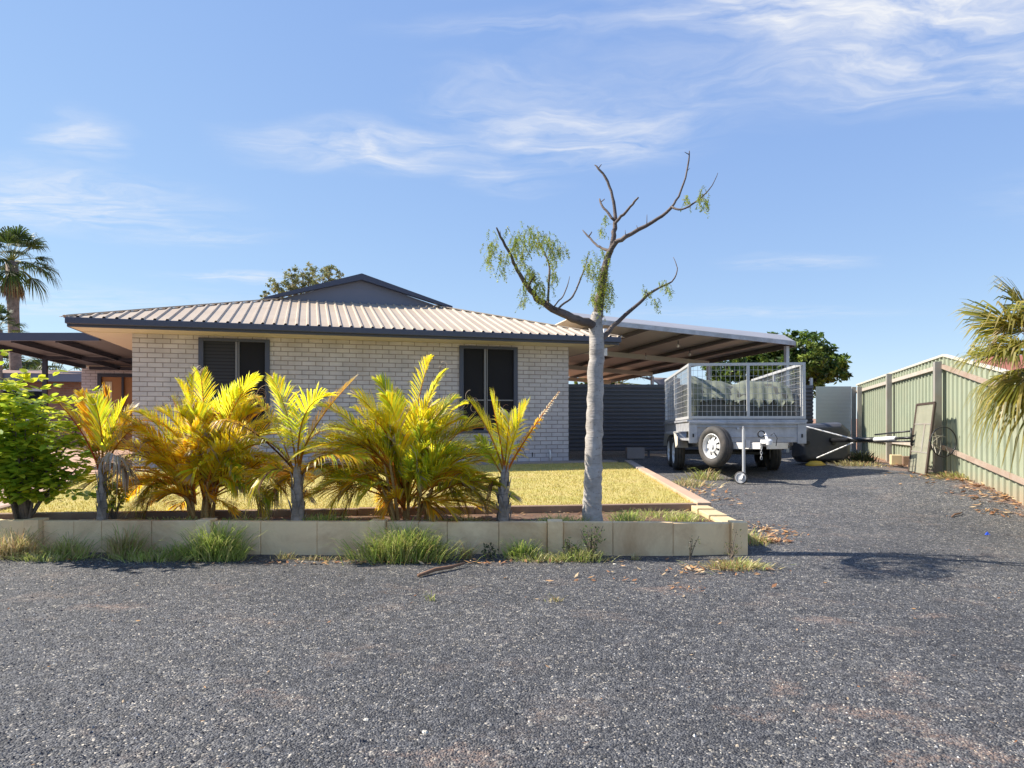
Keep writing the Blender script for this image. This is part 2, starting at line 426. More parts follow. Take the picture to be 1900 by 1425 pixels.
M['paving'] = simple('terracotta_paving', (.42, .26, .19), .8, 0, .1, 3, .3, 60)
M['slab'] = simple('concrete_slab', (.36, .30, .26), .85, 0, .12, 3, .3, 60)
M['soil'] = simple('garden_soil', (.12, .065, .038), .95, 0, .4, 9, .8, 45, dirt=(.26, .17, .10), dirt_amt=.7)
M['rubber'] = simple('tyre_rubber', (.042, .040, .038), .75, 0, .25, 8, .2, 80, dirt=(.16, .13, .11), dirt_amt=.7)
M['white'] = simple('white_paint', (.78, .78, .78), .4, 0, .06, 6, .02, dirt=(.45, .38, .30), dirt_amt=.5)
M['black'] = simple('black_steel', (.02, .02, .022), .4, .2, .2, 6, .02)
M['plastic'] = simple('dark_plastic', (.045, .048, .056), .5, 0, .15, 3, .1, 30, dirt=(.14, .12, .11), dirt_amt=.6)
M['yellow'] = simple('yellow_plastic', (.75, .45, .04), .5, 0, .1, 5, .03)
M['concrete'] = simple('concrete_block', (.30, .26, .235), .9, 0, .15, 6, .5, 60)
M['cloth'] = None
M['bark'] = None
M['leaf'] = leaf_mat('palm_leaf', .36, .66, .45, .12)
M['broad'] = leaf_mat('broad_leaf', .25, .5, .6, .25)
M['far_leaf'] = leaf_mat('tree_leaf', .5, .3, .35, .3)
M['grassblade'] = leaf_mat('grass_blade', .55, .35, .3, .3)
M['litter'] = leaf_mat('dry_leaf', .8, .15, .1, .2)
M['chips'] = leaf_mat('stone_chip', .8, 0.0, .2, .15)
M['terracotta'] = simple('red_roof', (.36, .13, .08), .7, 0, .15, 3, .1)
M['sail'] = simple('shade_sail', (.24, .18, .145), .8, 0, .1, 3, .05)
M['timber'] = simple('orange_timber', (.36, .17, .06), .5, 0, .2, 3, .05)
M['bulb'] = simple('bulb_glass', (.75, .72, .65), .2, 0, .05, 3, 0)
M['dead_wood'] = simple('dry_wood', (.22, .12, .07), .85, 0, .3, 20, .5, 60)
M['brown'] = simple('brown_frame', (.075, .05, .038), .6, 0, .2, 8, .1)
M['pale_steel'] = simple('pale_zinc', (.78, .75, .72), .5, .1, .1, 6, .04, 40, dirt=(.5, .45, .4), dirt_amt=.4)
M['old_roof'] = simple('dusty_pink_roof', (.26, .16, .12), .7, 0, .15, 2, .1)
M['blue'] = simple('blue_plastic', (.02, .08, .55), .4, 0, .1, 5, 0)

def bark_mat(name, c1, c2, ring=26, scar=True):
    t = NT(name)
    v = t.vec('Object')
    n = t.noise(v, 7, 7, .62)
    c = t.mix(t.ramp(n, [(.32, 0.0), (.68, 1.0)]), c1, c2)
    sp = t.N.new('ShaderNodeSeparateXYZ'); t.link(v, sp.inputs[0])
    mp = t.vec('Object', (6, 6, 34))
    rn = t.noise(mp, 1.6, 5, .6, .3)
    c = t.mix(t.ramp(rn, [(.56, 0.0), (.70, .55)]), c, tuple(x * .45 for x in c1))
    pv = t.N.new('ShaderNodeTexVoronoi'); t.link(t.vec('Object', (1, 1, .8)), pv.inputs['Vector']); pv.inputs['Scale'].default_value = 26
    c = t.mix(t.ramp(pv.outputs['Distance'], [(.10, .6), (.17, 0.0)]), c, tuple(x * .35 for x in c1))
    t.color(c)
    t.b.inputs['Roughness'].default_value = .85
    t.bump(t.math('ADD', rn, t.math('MULTIPLY', n, .6)), .7, .012)
    return t.m
M['bark'] = bark_mat('pale_bark', (.30, .265, .235), (.52, .475, .43))
M['bark_dark'] = bark_mat('dark_bark', (.12, .09, .065), (.22, .17, .13))
M['palm_trunk'] = bark_mat('palm_trunk', (.17, .14, .11), (.42, .36, .31))
M['palm_brown'] = bark_mat('palm_trunk_brown', (.17, .12, .09), (.34, .26, .20))

def cloth_mat():
    t = NT('shade_cloth')
    v = t.vec('Object')
    n = t.noise(v, 5, 6, .6)
    c = t.mix(n, (.085, .11, .085), (.36, .37, .28))
    t.color(c); t.b.inputs['Roughness'].default_value = .9
    tr = t.N.new('ShaderNodeBsdfTranslucent'); t.link(c, tr.inputs['Color'])
    mx = t.N.new('ShaderNodeMixShader'); mx.inputs[0].default_value = .25
    t.link(t.b.outputs[0], mx.inputs[1]); t.link(tr.outputs[0], mx.inputs[2]); t.link(mx.outputs[0], t.out.inputs[0])
    t.bump(t.noise(t.vec('Object', (1, 1, 3)), 60, 3), .4, .004)
    return t.m
M['cloth'] = cloth_mat()
M['net'] = simple('dark_netting', (.075, .078, .07), .9, 0, .35, 5, .5, 60, dirt=(.16, .15, .12), dirt_amt=.6)

def lawn_mat():
    t = NT('lawn')
    w = t.vec('World')
    n = t.noise(w, 2.2, 7, .65)
    f = t.noise(w, 90, 3, .7)
    c = t.mix(t.ramp(n, [(.35, 0.0), (.7, 1.0)]), (.56, .48, .14), (.72, .57, .24))
    c = t.mix(t.ramp(t.noise(w, 1.1, 7, .7), [(.55, 0.0), (.72, .55)]), c, (.50, .36, .20))
    c = t.mix(t.ramp(t.noise(t.vec('World', (1, 1.3, 1)), .8, 5, .6), [(.52, 0.0), (.7, .5)]), c, (.34, .38, .08))
    c = t.mix(t.ramp(f, [(.35, .3), (.6, 0.0)]), c, (.36, .30, .08))
    t.color(c); t.b.inputs['Roughness'].default_value = .9; t.b.inputs['Specular IOR Level'].default_value = .15
    t.bump(f, .9, .02)
    return t.m
M['lawn'] = lawn_mat()

def board_mat():
    t = NT('clouded_acrylic')
    n = t.noise(t.vec('Object'), 6, 5)
    t.color(t.mix(n, (.30, .31, .23), (.50, .47, .35)))
    t.b.inputs['Roughness'].default_value = .3
    tr = t.N.new('ShaderNodeBsdfTransparent')
    mx = t.N.new('ShaderNodeMixShader'); mx.inputs[0].default_value = .32
    t.link(t.b.outputs[0], mx.inputs[1]); t.link(tr.outputs[0], mx.inputs[2]); t.link(mx.outputs[0], t.out.inputs[0])
    return t.m
M['board'] = board_mat()

# ------------------------------------------------------------------ ground
def sst(a, b, x):
    x = max(0.0, min(1.0, (x - a) / (b - a)))
    return x * x * (3 - 2 * x)
def g(x, y):
    z = .20 * sst(6.0, 10.2, y) + .004 * max(0, min(y, 20) - 10.2)
    z += .13 * sst(4.6, 6.4, x) * sst(6.2, 10.5, y)
    z += .05 * math.exp(-(((x - 3.0) / 1.1) ** 2 + ((y - 6.2) / .8) ** 2))
    z += -.016 * max(0, 5.4 - max(y, 0))
    z += .010 * math.sin(x * 1.9 + 1.3 * math.sin(y * .8)) * math.sin(y * 1.6 + .7) * (1 - sst(14, 20, y))
    return z

def terrain():
    m = MB()
    def axis(lo, hi, step, far):
        a = []; v = lo
        while v <= hi + 1e-6: a.append(v); v += step
        d = step
        while a[-1] < far: d *= 1.5; a.append(a[-1] + d)
        d = step
        while a[0] > -far: d *= 1.5; a.insert(0, a[0] - d)
        return a
    xs = axis(-9, 10, .2, 700); ys = axis(-2, 20, .2, 900)
    nx = len(xs)
    vs = [(x, y, g(x, y)) for y in ys for x in xs]
    fs = [(j * nx + i, j * nx + i + 1, (j + 1) * nx + i + 1, (j + 1) * nx + i) for j in range(len(ys) - 1) for i in range(nx - 1)]
    m.add(vs, fs)
    o = m.build('ground', M['gravel'], smooth=True)
    tag(o, 'dark blue grey gravel driveway and verge with red dirt at its edges', 'ground', kind='structure')
terrain()

def gravel_chips():
    m = MB()
    random.seed(11)
    n = 0
    while n < 40000:
        y = 1.9 + 7.5 * rnd() ** 1.7
        x = uni(-.86, .86) * y
        if y > 5.85 and x < 2.15: continue
        n += 1
        r = uni(.0025, .0060) * (1 if rnd() > .02 else 1.9)
        c = random.choice([(.035, .036, .044), (.07, .071, .080), (.12, .121, .128), (.22, .215, .21), (.10, .101, .11), (.05, .051, .060)])
        if rnd() < .04: c = random.choice([(.6, .56, .46), (.5, .4, .28), (.66, .63, .58)])
        z = g(x, y) + r * .2
        a = uni(0, 6.28)
        pts = []
        for k in range(4):
            th = a + k * math.pi / 2 + uni(-.4, .4); rr = r * uni(.7, 1.3)
            pts.append((x + rr * math.cos(th), y + rr * math.sin(th), z - r * .3 + uni(-.2, .2) * r))
        pts.append((x + uni(-.3, .3) * r, y + uni(-.3, .3) * r, z + r * uni(.5, .9)))
        m.add(pts, [(0, 1, 4), (1, 2, 4), (2, 3, 4), (3, 0, 4)], c)
    tag(m.build('gravel_chips', M['chips']), 'loose stone chips lying over the dark gravel', 'gravel', kind='stuff')
gravel_chips()

# ------------------------------------------------------------------ lawn, bed, edging, path
LZ = .295
A0 = Vector((1.193, 14.4, 0)); TH = R(16.5)
hx = Vector((math.cos(TH), math.sin(TH), 0)); hy = Vector((-math.sin(TH), math.cos(TH), 0))
def H(lx, ly, z=0.0):
    return A0 + hx * lx + hy * ly + Vector((0, 0, z))

def sheet(poly, z, name, mat, thick=.25, label=None, cat=None, kind='structure', grid=0):
    m = MB()
    n = len(poly)
    m.add([(x, y, z) for x, y in poly] + [(x, y, z - thick) for x, y in poly],
          [tuple(range(n))] + [(i + n, (i + 1) % n + n, (i + 1) % n, i) for i in range(n)])
    return tag(m.build(name, mat), label, cat, kind=kind)

p_house_l = H(-8.3, -.38); p_house_r = H(.95, -.38)
left_edge = [(-5.05, 6.42), (-5.3, 7.3), (-5.75, 8.6), (-6.3, 9.8), (-7.1, 11.0), (p_house_l.x, p_house_l.y)]
lawn_poly = [(-5.0, 6.38), (1.97, 7.20), (2.26, 12.1), (2.45, p_house_r.y - .2), (p_house_r.x, p_house_r.y), (p_house_l.x, p_house_l.y), (-7.0, 11.0), (-6.2, 9.8), (-5.65, 8.6), (-5.2, 7.3)]
sheet(lawn_poly, LZ, 'lawn', M['lawn'], label='mown dry yellow lawn in front of the brick house', cat='lawn')
strip = [H(-8.3, -.375), H(.95, -.375), H(.95, .0), H(-8.3, .0)]
sheet([(p.x, p.y) for p in strip], .325, 'footpath', M['slab'], .3, 'narrow concrete strip along the foot of the house wall', 'path')
bed_poly = [(-9.0, 6.36), (2.0, 6.12), (2.0, 7.16), (-4.98, 6.34), (-9.0, 6.5)]
sheet([(-9.0, 6.31), (2.02, 6.07), (1.98, 7.14), (-4.98, 6.375), (-9.0, 6.42)], .255, 'garden_bed', M['soil'], .3, 'narrow bed of red soil behind the low block wall', 'garden bed')
# paving on the left
path_poly = [(-14, 6.5), (-5.12, 6.44), (-5.36, 7.32), (-5.83, 8.62), (-6.38, 9.85), (-7.15, 11.08), (H(-8.35, -.3).x, H(-8.35, -.3).y), (H(-8.35, 9.5).x, H(-8.35, 9.5).y), (H(-14, 9.5).x, H(-14, 9.5).y), (-20, 14)]
def path_mat():
    t = NT('pink_path')
    b = t.N.new('ShaderNodeTexBrick'); t.link(t.vec('World'), b.inputs['Vector'])
    b.inputs['Scale'].default_value = 1; b.inputs['Brick Width'].default_value = .4; b.inputs['Row Height'].default_value = .4; b.inputs['Mortar Size'].default_value = .006
    b.offset = 0
    b.inputs['Color1'].default_value = (.52, .33, .25, 1); b.inputs['Color2'].default_value = (.57, .37, .28, 1); b.inputs['Mortar'].default_value = (.33, .2, .15, 1)
    c = t.mix(1.0, b.outputs['Color'], t.ramp(t.noise(t.vec('World'), 2, 6), [(.3, .85), (.7, 1.1)]), 'MULTIPLY')
    t.color(c); t.b.inputs['Roughness'].default_value = .8
    return t.m
sheet(path_poly, .285, 'path', path_mat(), .3, 'pink terracotta paving left of the lawn', 'path')

# kerb between lawn and bed, and its curved run beside the path
def kerb_run(pts, w, h, z, name, mat, label):
    m = MB()
    pts = [Vector((*p, 0)) for p in pts]
    for i in range(len(pts) - 1):
        p, q = pts[i], pts[i + 1]
        t = (q - p).normalized(); n = Vector((-t.y, t.x, 0)) * w / 2
        L = (q - p).length; k = max(1, round(L / 1.2))
        for j in range(k):
            a = p.lerp(q, j / k) + t * .003; b = p.lerp(q, (j + 1) / k) - t * .003
            dz = uni(-.004, .004)
            m.hexa([a - n + Vector((0, 0, z - h)), b - n + Vector((0, 0, z - h)), b + n + Vector((0, 0, z - h)), a + n + Vector((0, 0, z - h))],
                   [a - n + Vector((0, 0, z + dz)), b - n + Vector((0, 0, z + dz)), b + n + Vector((0, 0, z + dz)), a + n + Vector((0, 0, z + dz))])
    return tag(m.build(name, mat, bevel=.008), label, 'kerb')
kerb_run([(-8.8, 6.45), (-5.0, 6.42), (1.93, 7.18)], .09, .2, .325, 'lawn_kerb', M['kerb'], 'long brown concrete kerb between the lawn and the garden bed')
kerb_run([(-5.12, 6.5), (-5.3, 7.3), (-5.75, 8.6), (-6.3, 9.8), (-7.1, 11.0)], .09, .2, .31, 'path_kerb', M['kerb'], 'curved brown kerb between the lawn and the pink paving')
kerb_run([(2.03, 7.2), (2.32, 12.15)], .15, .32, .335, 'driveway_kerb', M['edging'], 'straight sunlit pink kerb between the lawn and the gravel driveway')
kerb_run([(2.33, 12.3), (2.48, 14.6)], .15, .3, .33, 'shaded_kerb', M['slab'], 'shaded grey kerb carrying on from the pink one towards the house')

# low retaining wall of limestone blocks
def retaining_wall():
    e = empty('retaining_wall', (2.07, 6.0, 0), R(-1.2) + math.pi, label='low cream limestone block wall along the front of the garden bed', cat='wall')
    # local x runs to the left of the picture, local -y (after the turn) faces the house
    def blk(x0, x1, y0, y1, z0, z1, name, mat=M['limestone'], bv=.006):
        m = MB(); m.box(x0, x1, y0, y1, z0, z1); m.build(name, mat, e, bevel=bv)
    posts = [0.0, 1.62, 3.20, 4.76, 6.32, 7.9]
    ps = .135
    for i, x in enumerate(posts):
        blk(x, x + ps, -.135, .012, -.12, .305 + (.005 if i else 0), 'pillar')
    for i in range(len(posts) - 1):
        x0 = posts[i] + ps + .003; x1 = posts[i + 1] - .003
        L = x1 - x0
        cuts = [0, .34, .70, 1.0] if i % 2 == 0 else [0, .30, .62, .80, 1.0]
        for a, b in zip(cuts, cuts[1:]):
            blk(x0 + L * a + .0015, x0 + L * b - .0015, -.125, -.045 + uni(-.003, .003), -.12, .292 + uni(-.003, .003), 'block')
    return e
retaining_wall()
def side_blocks():
    e = empty('side_wall', (2.0, 6.16, 0), 0, label='short run of yellow limestone blocks stepping back from the corner pillar', cat='wall')
    y = 0
    for k, L in enumerate((.36, .36, .24)):
        m = MB(); m.box(-.11 - .012 * k, .07 - .012 * k, y + .003, y + L - .003, -.1, .285 + .014 * k)
        m.build('block', M['limestone_lit'], e, bevel=.008); y += L
side_blocks()

# ------------------------------------------------------------------ the house
HZ = .32
house = empty('brick_house', (A0.x, A0.y, HZ), TH, label='single storey cream painted brick house with ribbed cream hip roof and navy gutters', cat='house')
SH = 2.40            # soffit height above the slab
def wall_part(boxes, name='wall', mat=None):
    m = MB()
    for b in boxes: m.box(*b)
    return m.build(name, mat or M['brick'], house)
w1 = (-7.165, -5.945); w2 = (-2.352, -1.128); sill = .60; head = 2.36
TW = .22
wall_part([(-8.24, w1[0], 0, TW, 0, SH), (w1[0], w1[1], 0, TW, 0, sill), (w1[0], w1[1], 0, TW, head, SH), (w1[1], w2[0], 0, TW, 0, SH),
           (w2[0], w2[1], 0, TW, 0, sill), (w2[0], w2[1], 0, TW, head, SH), (w2[1], 0, 0, TW, 0, SH)])
wall_part([(-TW, 0, TW, 13.8, 0, SH)])
wall_part([(-8.24, -8.24 + TW, TW, 9.63, 0, SH)])
wall_part([(-11.74, -11.32, 9.63, 9.85, 0, SH), (-9.95, -8.24 + TW, 9.63, 9.85, 0, SH), (-11.32, -9.95, 9.63, 9.85, 2.24, SH)])
wall_part([(-11.74, -11.52, 9.85, 14, 0, SH)])
wall_part([(-11.52, -TW, 13.8, 14, 0, SH)])
# windows
def window(x0, x1, mul, label):
    f = MB(); w = .055; d0, d1 = -.035, .09
    f.box(x0, x0 + w + .03, d0, d1, sill, head); f.box(x1 - w - .03, x1, d0, d1, sill, head)
    f.box(x0 + w + .03, x1 - w - .03, d0, d1, head - w, head); f.box(x0 + w + .03, x1 - w - .03, d0, d1, sill, sill + w)
    wd = f.build('window', M['navy'], house, bevel=.004)
    tag(wd, label)
    g_ = MB(); g_.box(x0 + .05, mul - .02, .03, .045, sill + .04, head - .04); g_.build('pane', M['blind' if label.startswith('left') else 'glass'], wd)
    g_ = MB(); g_.box(mul + .02, x1 - .05, .018, .033, sill + .04, head - .04); g_.build('pane', M['glass'], wd)
    q = MB(); q.box(mul - .045, mul - .006, -.005, .055, sill + w, head - w); q.box(mul + .008, mul + .026, -.008, .05, sill + w, head - w); q.build('mullion', M['mull'], wd)
    q = MB(); q.box(x0 + .086, mul - .046, -.004, .029, 1.255, 1.28); q.box(mul + .027, x1 - .086, -.004, .017, 1.255, 1.28); q.build('crossbar', M['mull'], wd)
def blind_mat():
    t = NT('window_blind')
    sp = t.N.new('ShaderNodeSeparateXYZ'); t.link(t.tc.outputs['Object'], sp.inputs[0])
    wv = t.math('FRACT', t.math('MULTIPLY', sp.outputs[2], 16.0))
    c = t.mix(t.ramp(wv, [(.0, .2), (.25, 1.0), (.8, 1.0), (1.0, .2)]), (.012, .012, .016), (.038, .040, .050))
    t.color(c); t.b.inputs['Roughness'].default_value = .6; t.b.inputs['Specular IOR Level'].default_value = .2
    return t.m
M['blind'] = blind_mat()
window(w1[0], w1[1], -6.50, 'left window with a blind showing through its darker screen')
window(w2[0], w2[1], -1.79, 'right window with two dark screens')
# glazed door in the wing
d = MB(); d.box(-11.318, -11.22, 9.60, 9.74, 0, 2.238); d.box(-10.05, -9.952, 9.60, 9.74, 0, 2.238); d.box(-11.22, -10.05, 9.60, 9.74, 2.14, 2.238); d.box(-10.68, -10.62, 9.62, 9.72, 0, 2.14)
dr = d.build('door', M['navy_dark'], house)
d = MB(); d.box(-11.22, -10.05, 9.70, 9.715, 0, 2.14); d.build('door_panel', M['timber'], dr)
d = MB(); d.box(-11.12, -10.95, 9.685, 9.699, 0, 2.0); d.build('curtain', M['soffit'], dr)
# pipe and weep vent at the foot of the front wall
d = MB(); d.tube([(-.42, -.03, .02), (-.42, -.03, .2), (-.42, .01, .23)], .018, 10); d.build('pipe', M['white'], house, smooth=True)
d = MB(); d.box(-.815, -.795, -.006, .01, .10, .19); d.build('vent', M['black'], house)

# roof
RP = .30; EZ = SH + .17          # pitch and gutter top
FL, FR, FF = -9.05, .85, -.68     # eave lines: left, right, front
BACK = 14.7
def ribbed(m, origin, ex, up2d, u0, u1, dmax_fn, dmin=-.05, rib=.19, hh=.028, flat_below=True):
    """ribbed sheet; ex along the eave, up2d level direction up the slope, z rises RP per metre"""
    u = u0; us = []
    prof = [(0, 0), (.045, 0), (.06, hh), (.09, hh), (.105, 0)]
    while u < u1:
        for (o, h) in prof:
            if u + o < u1: us.append((u + o, h))
        u += rib
    us.append((u1, 0))
    for side in (0, 1):
        pass
    vs = []
    for (uu, h) in us:
        dm = max(dmin, dmax_fn(uu))
        lo = origin + ex * uu + up2d * dmin; lo.z = EZ + dmin * RP + h
        hi = origin + ex * uu + up2d * dm; hi.z = EZ + dm * RP + h
        vs += [lo, hi]
    fs = [(2 * i, 2 * i + 2, 2 * i + 3, 2 * i + 1) for i in range(len(us) - 1)]
    m.add(vs, fs)
    # turned-down thickness under the sheet
    vs2 = []
    for (uu, h) in us:
        lo = origin + ex * uu + up2d * dmin; z = EZ + dmin * RP + h
        vs2 += [Vector((lo.x, lo.y, z)), Vector((lo.x, lo.y, z - .006))]
    m.add(vs2, [(2 * i + 1, 2 * i + 3, 2 * i + 2, 2 * i) for i in range(len(us) - 1)])
m = MB()
GD = 3.2                              # where the gablet starts up the front slope
W = FR - FL; cx = (FL + FR) / 2
ov = .09
ribbed(m, Vector((FL, FF, 0)), Vector((1, 0, 0)), Vector((0, 1, 0)), -ov, W + ov, lambda u: max(-.05, min(GD, u, W - u)) if 0 < u < W else -.02)
Dp = BACK - FF
def side_d(u):
    if u < GD: return u
    return W / 2
ribbed(m, Vector((FR, FF, 0)), Vector((0, 1, 0)), Vector((-1, 0, 0)), -ov, Dp + .05, lambda u: side_d(u) if u > 0 else -.02)
m2 = MB()
ribbed(m2, Vector((FL, FF, 0)), Vector((0, 1, 0)), Vector((1, 0, 0)), -ov, Dp + .05, lambda u: side_d(u) if u > 0 else -.02)
m2.f = [tuple(reversed(f)) for f in m2.f]
m.add(m2.v, m2.f)
roof = m.build('roof', M['roof'], house)
# wing roof, low hip at the left rear
d = MB()
d.add([(-12.3, 8.9, EZ), (-9.02, 8.9, EZ), (-9.02, 14.7, EZ), (-12.3, 14.7, EZ), (-10.2, 11.0, EZ + .5), (-9.02, 11.0, EZ + .5), (-9.02, 12.6, EZ + .5), (-10.2, 12.6, EZ + .5)],
      [(0, 1, 5, 4), (4, 5, 6, 7), (7, 6, 2, 3), (0, 4, 7, 3)])
d.build('wing_roof', M['roof'], house)
# hip caps
d = MB()
for (sx, x0) in ((1, FL), (-1, FR)):
    d = MB()
    p0 = Vector((x0, FF, EZ + .015)); p1 = Vector((x0 + sx * GD, FF + GD, EZ + GD * RP + .03))
    d.bar(p0, p1, .10, .022)
    d.build('hip_cap', M['roof'], roof)
# gablet
gz0 = EZ + GD * RP; gx0, gx1 = FL + GD - .22, FR - GD + .22; gy = FF + GD - .02
apex = EZ + (W / 2) * RP + .07
d = MB()
d.add([(gx0 + .1, gy, gz0 - .04), (gx1 - .1, gy, gz0 - .04), (cx, gy, apex - .03), (gx0 + .1, gy + .05, gz0 - .04), (gx1 - .1, gy + .05, gz0 - .04), (cx, gy + .05, apex - .03)],
      [(0, 1, 2), (5, 4, 3), (0, 3, 4, 1), (1, 4, 5, 2), (2, 5, 3, 0)])
gab = d.build('gable', M['gable'], house)
d = MB(); d.box(gx0 + .9, gx1 - .9, gy - .006, gy - .001, gz0 + .33, gz0 + .337); d.build('joint_strip', M['mull'], gab)
for (xa, xb) in ((gx0 - .12, cx), (gx1 + .12, cx)):
    d = MB()
    za = gz0 - .02
    th = .14
    y0, y1 = gy - .16, gy - .01
    b = [(xa, y0, za - .03), (xb, y0, apex - th + .06), (xb, y1, apex - th + .06), (xa, y1, za - .03)]
    t_ = [(xa, y0, za + .03), (xb, y0, apex + .06), (xb, y1, apex + .06), (xa, y1, za + .03)]
    if xa > xb: b = b[::-1]; t_ = t_[::-1]
    d.hexa(b, t_); d.build('bargeboard', M['navy'], gab)
# back gable so the attic is closed
d = MB(); d.add([(FL, BACK - .1, EZ), (FR, BACK - .1, EZ), (cx, BACK - .1, EZ + W / 2 * RP)], [(2, 1, 0)]); d.build('gable', M['gable'], house)
# gutters (fascia and gutter in one) and soffit
d = MB()
d.box(FL, FR, FF, FF + .03, SH, EZ - .012); d.box(FL - .003, FR + .003, FF - .09, FF - .001, SH + .045, EZ - .022)
fa = d.build('gutter', M['navy'], house, bevel=.01)
d = MB(); d.box(FL, FL + .03, FF + .031, BACK, SH, EZ - .02); d.build('gutter', M['navy'], house)
d = MB(); d.box(FR - .03, FR, FF + .031, BACK, SH, EZ - .02); d.build('gutter', M['navy'], house)
d = MB(); d.box(FL + .031, FR - .031, FF + .031, BACK, SH + .003, SH + .018); sf = d.build('soffit', M['soffit'], house)
d = MB(); d.box(FL + .05, -8.0, FF + .64, FF + .66, SH - .003, SH + .002); d.build('joint_strip', M['soffit'], sf)

# ------------------------------------------------------------------ patio roof on the left
patio = empty('patio_cover', (A0.x, A0.y, HZ), TH, label='flat dark navy steel patio roof on a post left of the house', cat='patio cover')
pz0, pz1 = 2.37, 2.52
fl, fr_ = (-11.55, 2.0), (-9.08, 1.25)
bl, br = (-11.6, 9.6), (-9.08, 9.6)
d = MB()
d.hexa([(*fl, pz1 - .05), (*fr_, pz1 - .05), (*br, pz1 - .05), (*bl, pz1 - .05)], [(*fl, pz1 - .03), (*fr_, pz1 - .03), (*br, pz1 - .03), (*bl, pz1 - .03)])
d.build('roof_sheet', M['patio_sheet'], patio)
def pbar(p, q, w=.06, h=.15, name='beam', mat='navy_dark', z=None):
    m = MB(); zc = z if z is not None else (pz0 + pz1) / 2
    m.bar((*p, zc), (*q, zc), w, h); return m.build(name, M[mat], patio)
pbar((fl[0] - .03, fl[1] - .07), (fr_[0] + .03, fr_[1] - .07), .06, .15, mat='navy')
pbar((fl[0] - .04, fl[1]), (bl[0] - .04, bl[1]), .06, .15)
pbar((-10.72, 1.86), (-10.72, 9.57), .05, .11, 'rafter', z=pz0 + .04)
pbar((-9.9, 1.62), (-9.9, 9.57), .05, .11, 'rafter', z=pz0 + .04)
pbar((-11.48, 5.9), (-9.1, 5.9), .05, .08, 'crossbeam', z=pz0 + .02)
pbar((-11.5, 9.5), (-9.1, 9.5), .05, .1, 'crossbeam', z=pz0 + .02)
for y_ in (2.1, 5.97):
    if y_ > 3:
        m = MB(); m.box(-11.55, -11.45, y_ - .05, y_ + .05, -.04, pz0 - .001); m.build('post', M['navy_dark'], patio)

# ------------------------------------------------------------------ carport on the right
car = empty('carport', (A0.x, A0.y, .25), TH, label='grey skillion carport with steel posts and beams behind the trailer', cat='carport')
def cz(lx, ly): return (3.02 - .25) + .060 * (6.25 - lx) - .032 * (ly - 1.08)
def cpoint(lx, ly, dz=0): return Vector((lx, ly, cz(lx, ly) + dz))
CX0, CX1, CY0, CY1 = .45, 6.45, .95, 12.2
d = MB()
q = [(CX0, CY0), (CX1, CY0), (CX1, CY1), (CX0, CY1)]
d.hexa([cpoint(x, y, .13) for x, y in q], [cpoint(x, y, .15) for x, y in q]); d.build('roof_sheet', M['sheet_under'], car)
d = MB()   # folded barge capping, leaning back
q0 = [(CX0, CY0 - .03), (CX1, CY0 - .03), (CX1, CY0 + .02), (CX0, CY0 + .02)]
q1 = [(CX0, CY0 + .42), (CX1, CY0 + .42), (CX1, CY0 + .47), (CX0, CY0 + .47)]
d.hexa([cpoint(*p, .125) for p in q0], [cpoint(q1[0][0], q1[0][1], .33), cpoint(q1[1][0], q1[1][1], .36), cpoint(q1[2][0], q1[2][1], .36), cpoint(q1[3][0], q1[3][1], .33)])
d.build('barge_capping', M['grey_sheet'], car)
d = MB(); d.bar(cpoint(CX0, CY0 - .06, .07), cpoint(CX1 - .05, CY0 - .06, .07), .05, .10); d.build('front_beam', M['galv'], car)
d = MB(); d.bar(cpoint(CX1, CY0, .06), cpoint(CX1, CY1, .06), .05, .13); d.build('side_beam', M['rafter'], car)
for ly in (4.6, 8.13, 11.6):
    d = MB(); d.bar(cpoint(.95 if ly < 14 else CX0, ly, -.03), cpoint(6.3, ly, -.03), .09, .14); d.build('beam', M['beam'], car)
for lx in (1.2, 2.4, 3.6, 4.8, 5.75):
    d = MB(); d.bar(cpoint(lx, CY0 + .02, .085), cpoint(lx, CY1 - .1, .085), .10, .085); d.build('rafter', M['rafter'], car)
for ly in (1.08, 4.6, 8.13, 11.6):
    d = MB(); zt = cz(6.3, ly) + (.02 if ly < 2 else -.105)
    d.box(6.255, 6.345, ly - .045, ly + .045, -.05, zt); po = d.build('post', M['galv_light'], car)
for lx, ly in ((1.25, 1.6), (2.2, 3.9), (4.0, 4.2), (2.9, 7.7), (4.7, 3.0), (3.7, 1.9)):
    p = cpoint(lx, ly, .04)
    d = MB(); d.tube([p, p - Vector((0, 0, .10))], .012, 6); cb = d.build('lamp_holder', M['black'], car)
    d = MB(); d.lathe(p - Vector((0, 0, .10)), (0, 0, -1), [(0, .012), (.02, .03), (.05, .034), (.075, .024), (.085, .001)], 10); d.build('bulb', M['bulb'], cb, smooth=True)
# white bracket where the carport meets the eave
d = MB(); p = Vector((.98, .62, 2.52)); d.box(.90, .98, .2, .28, 2.33, 2.92); d.build('bracket', M['white'], car)
d = MB(); d.box(.96, 1.10, .55, .60, 2.40, 2.52); d.build('bracket', M['white'], car)

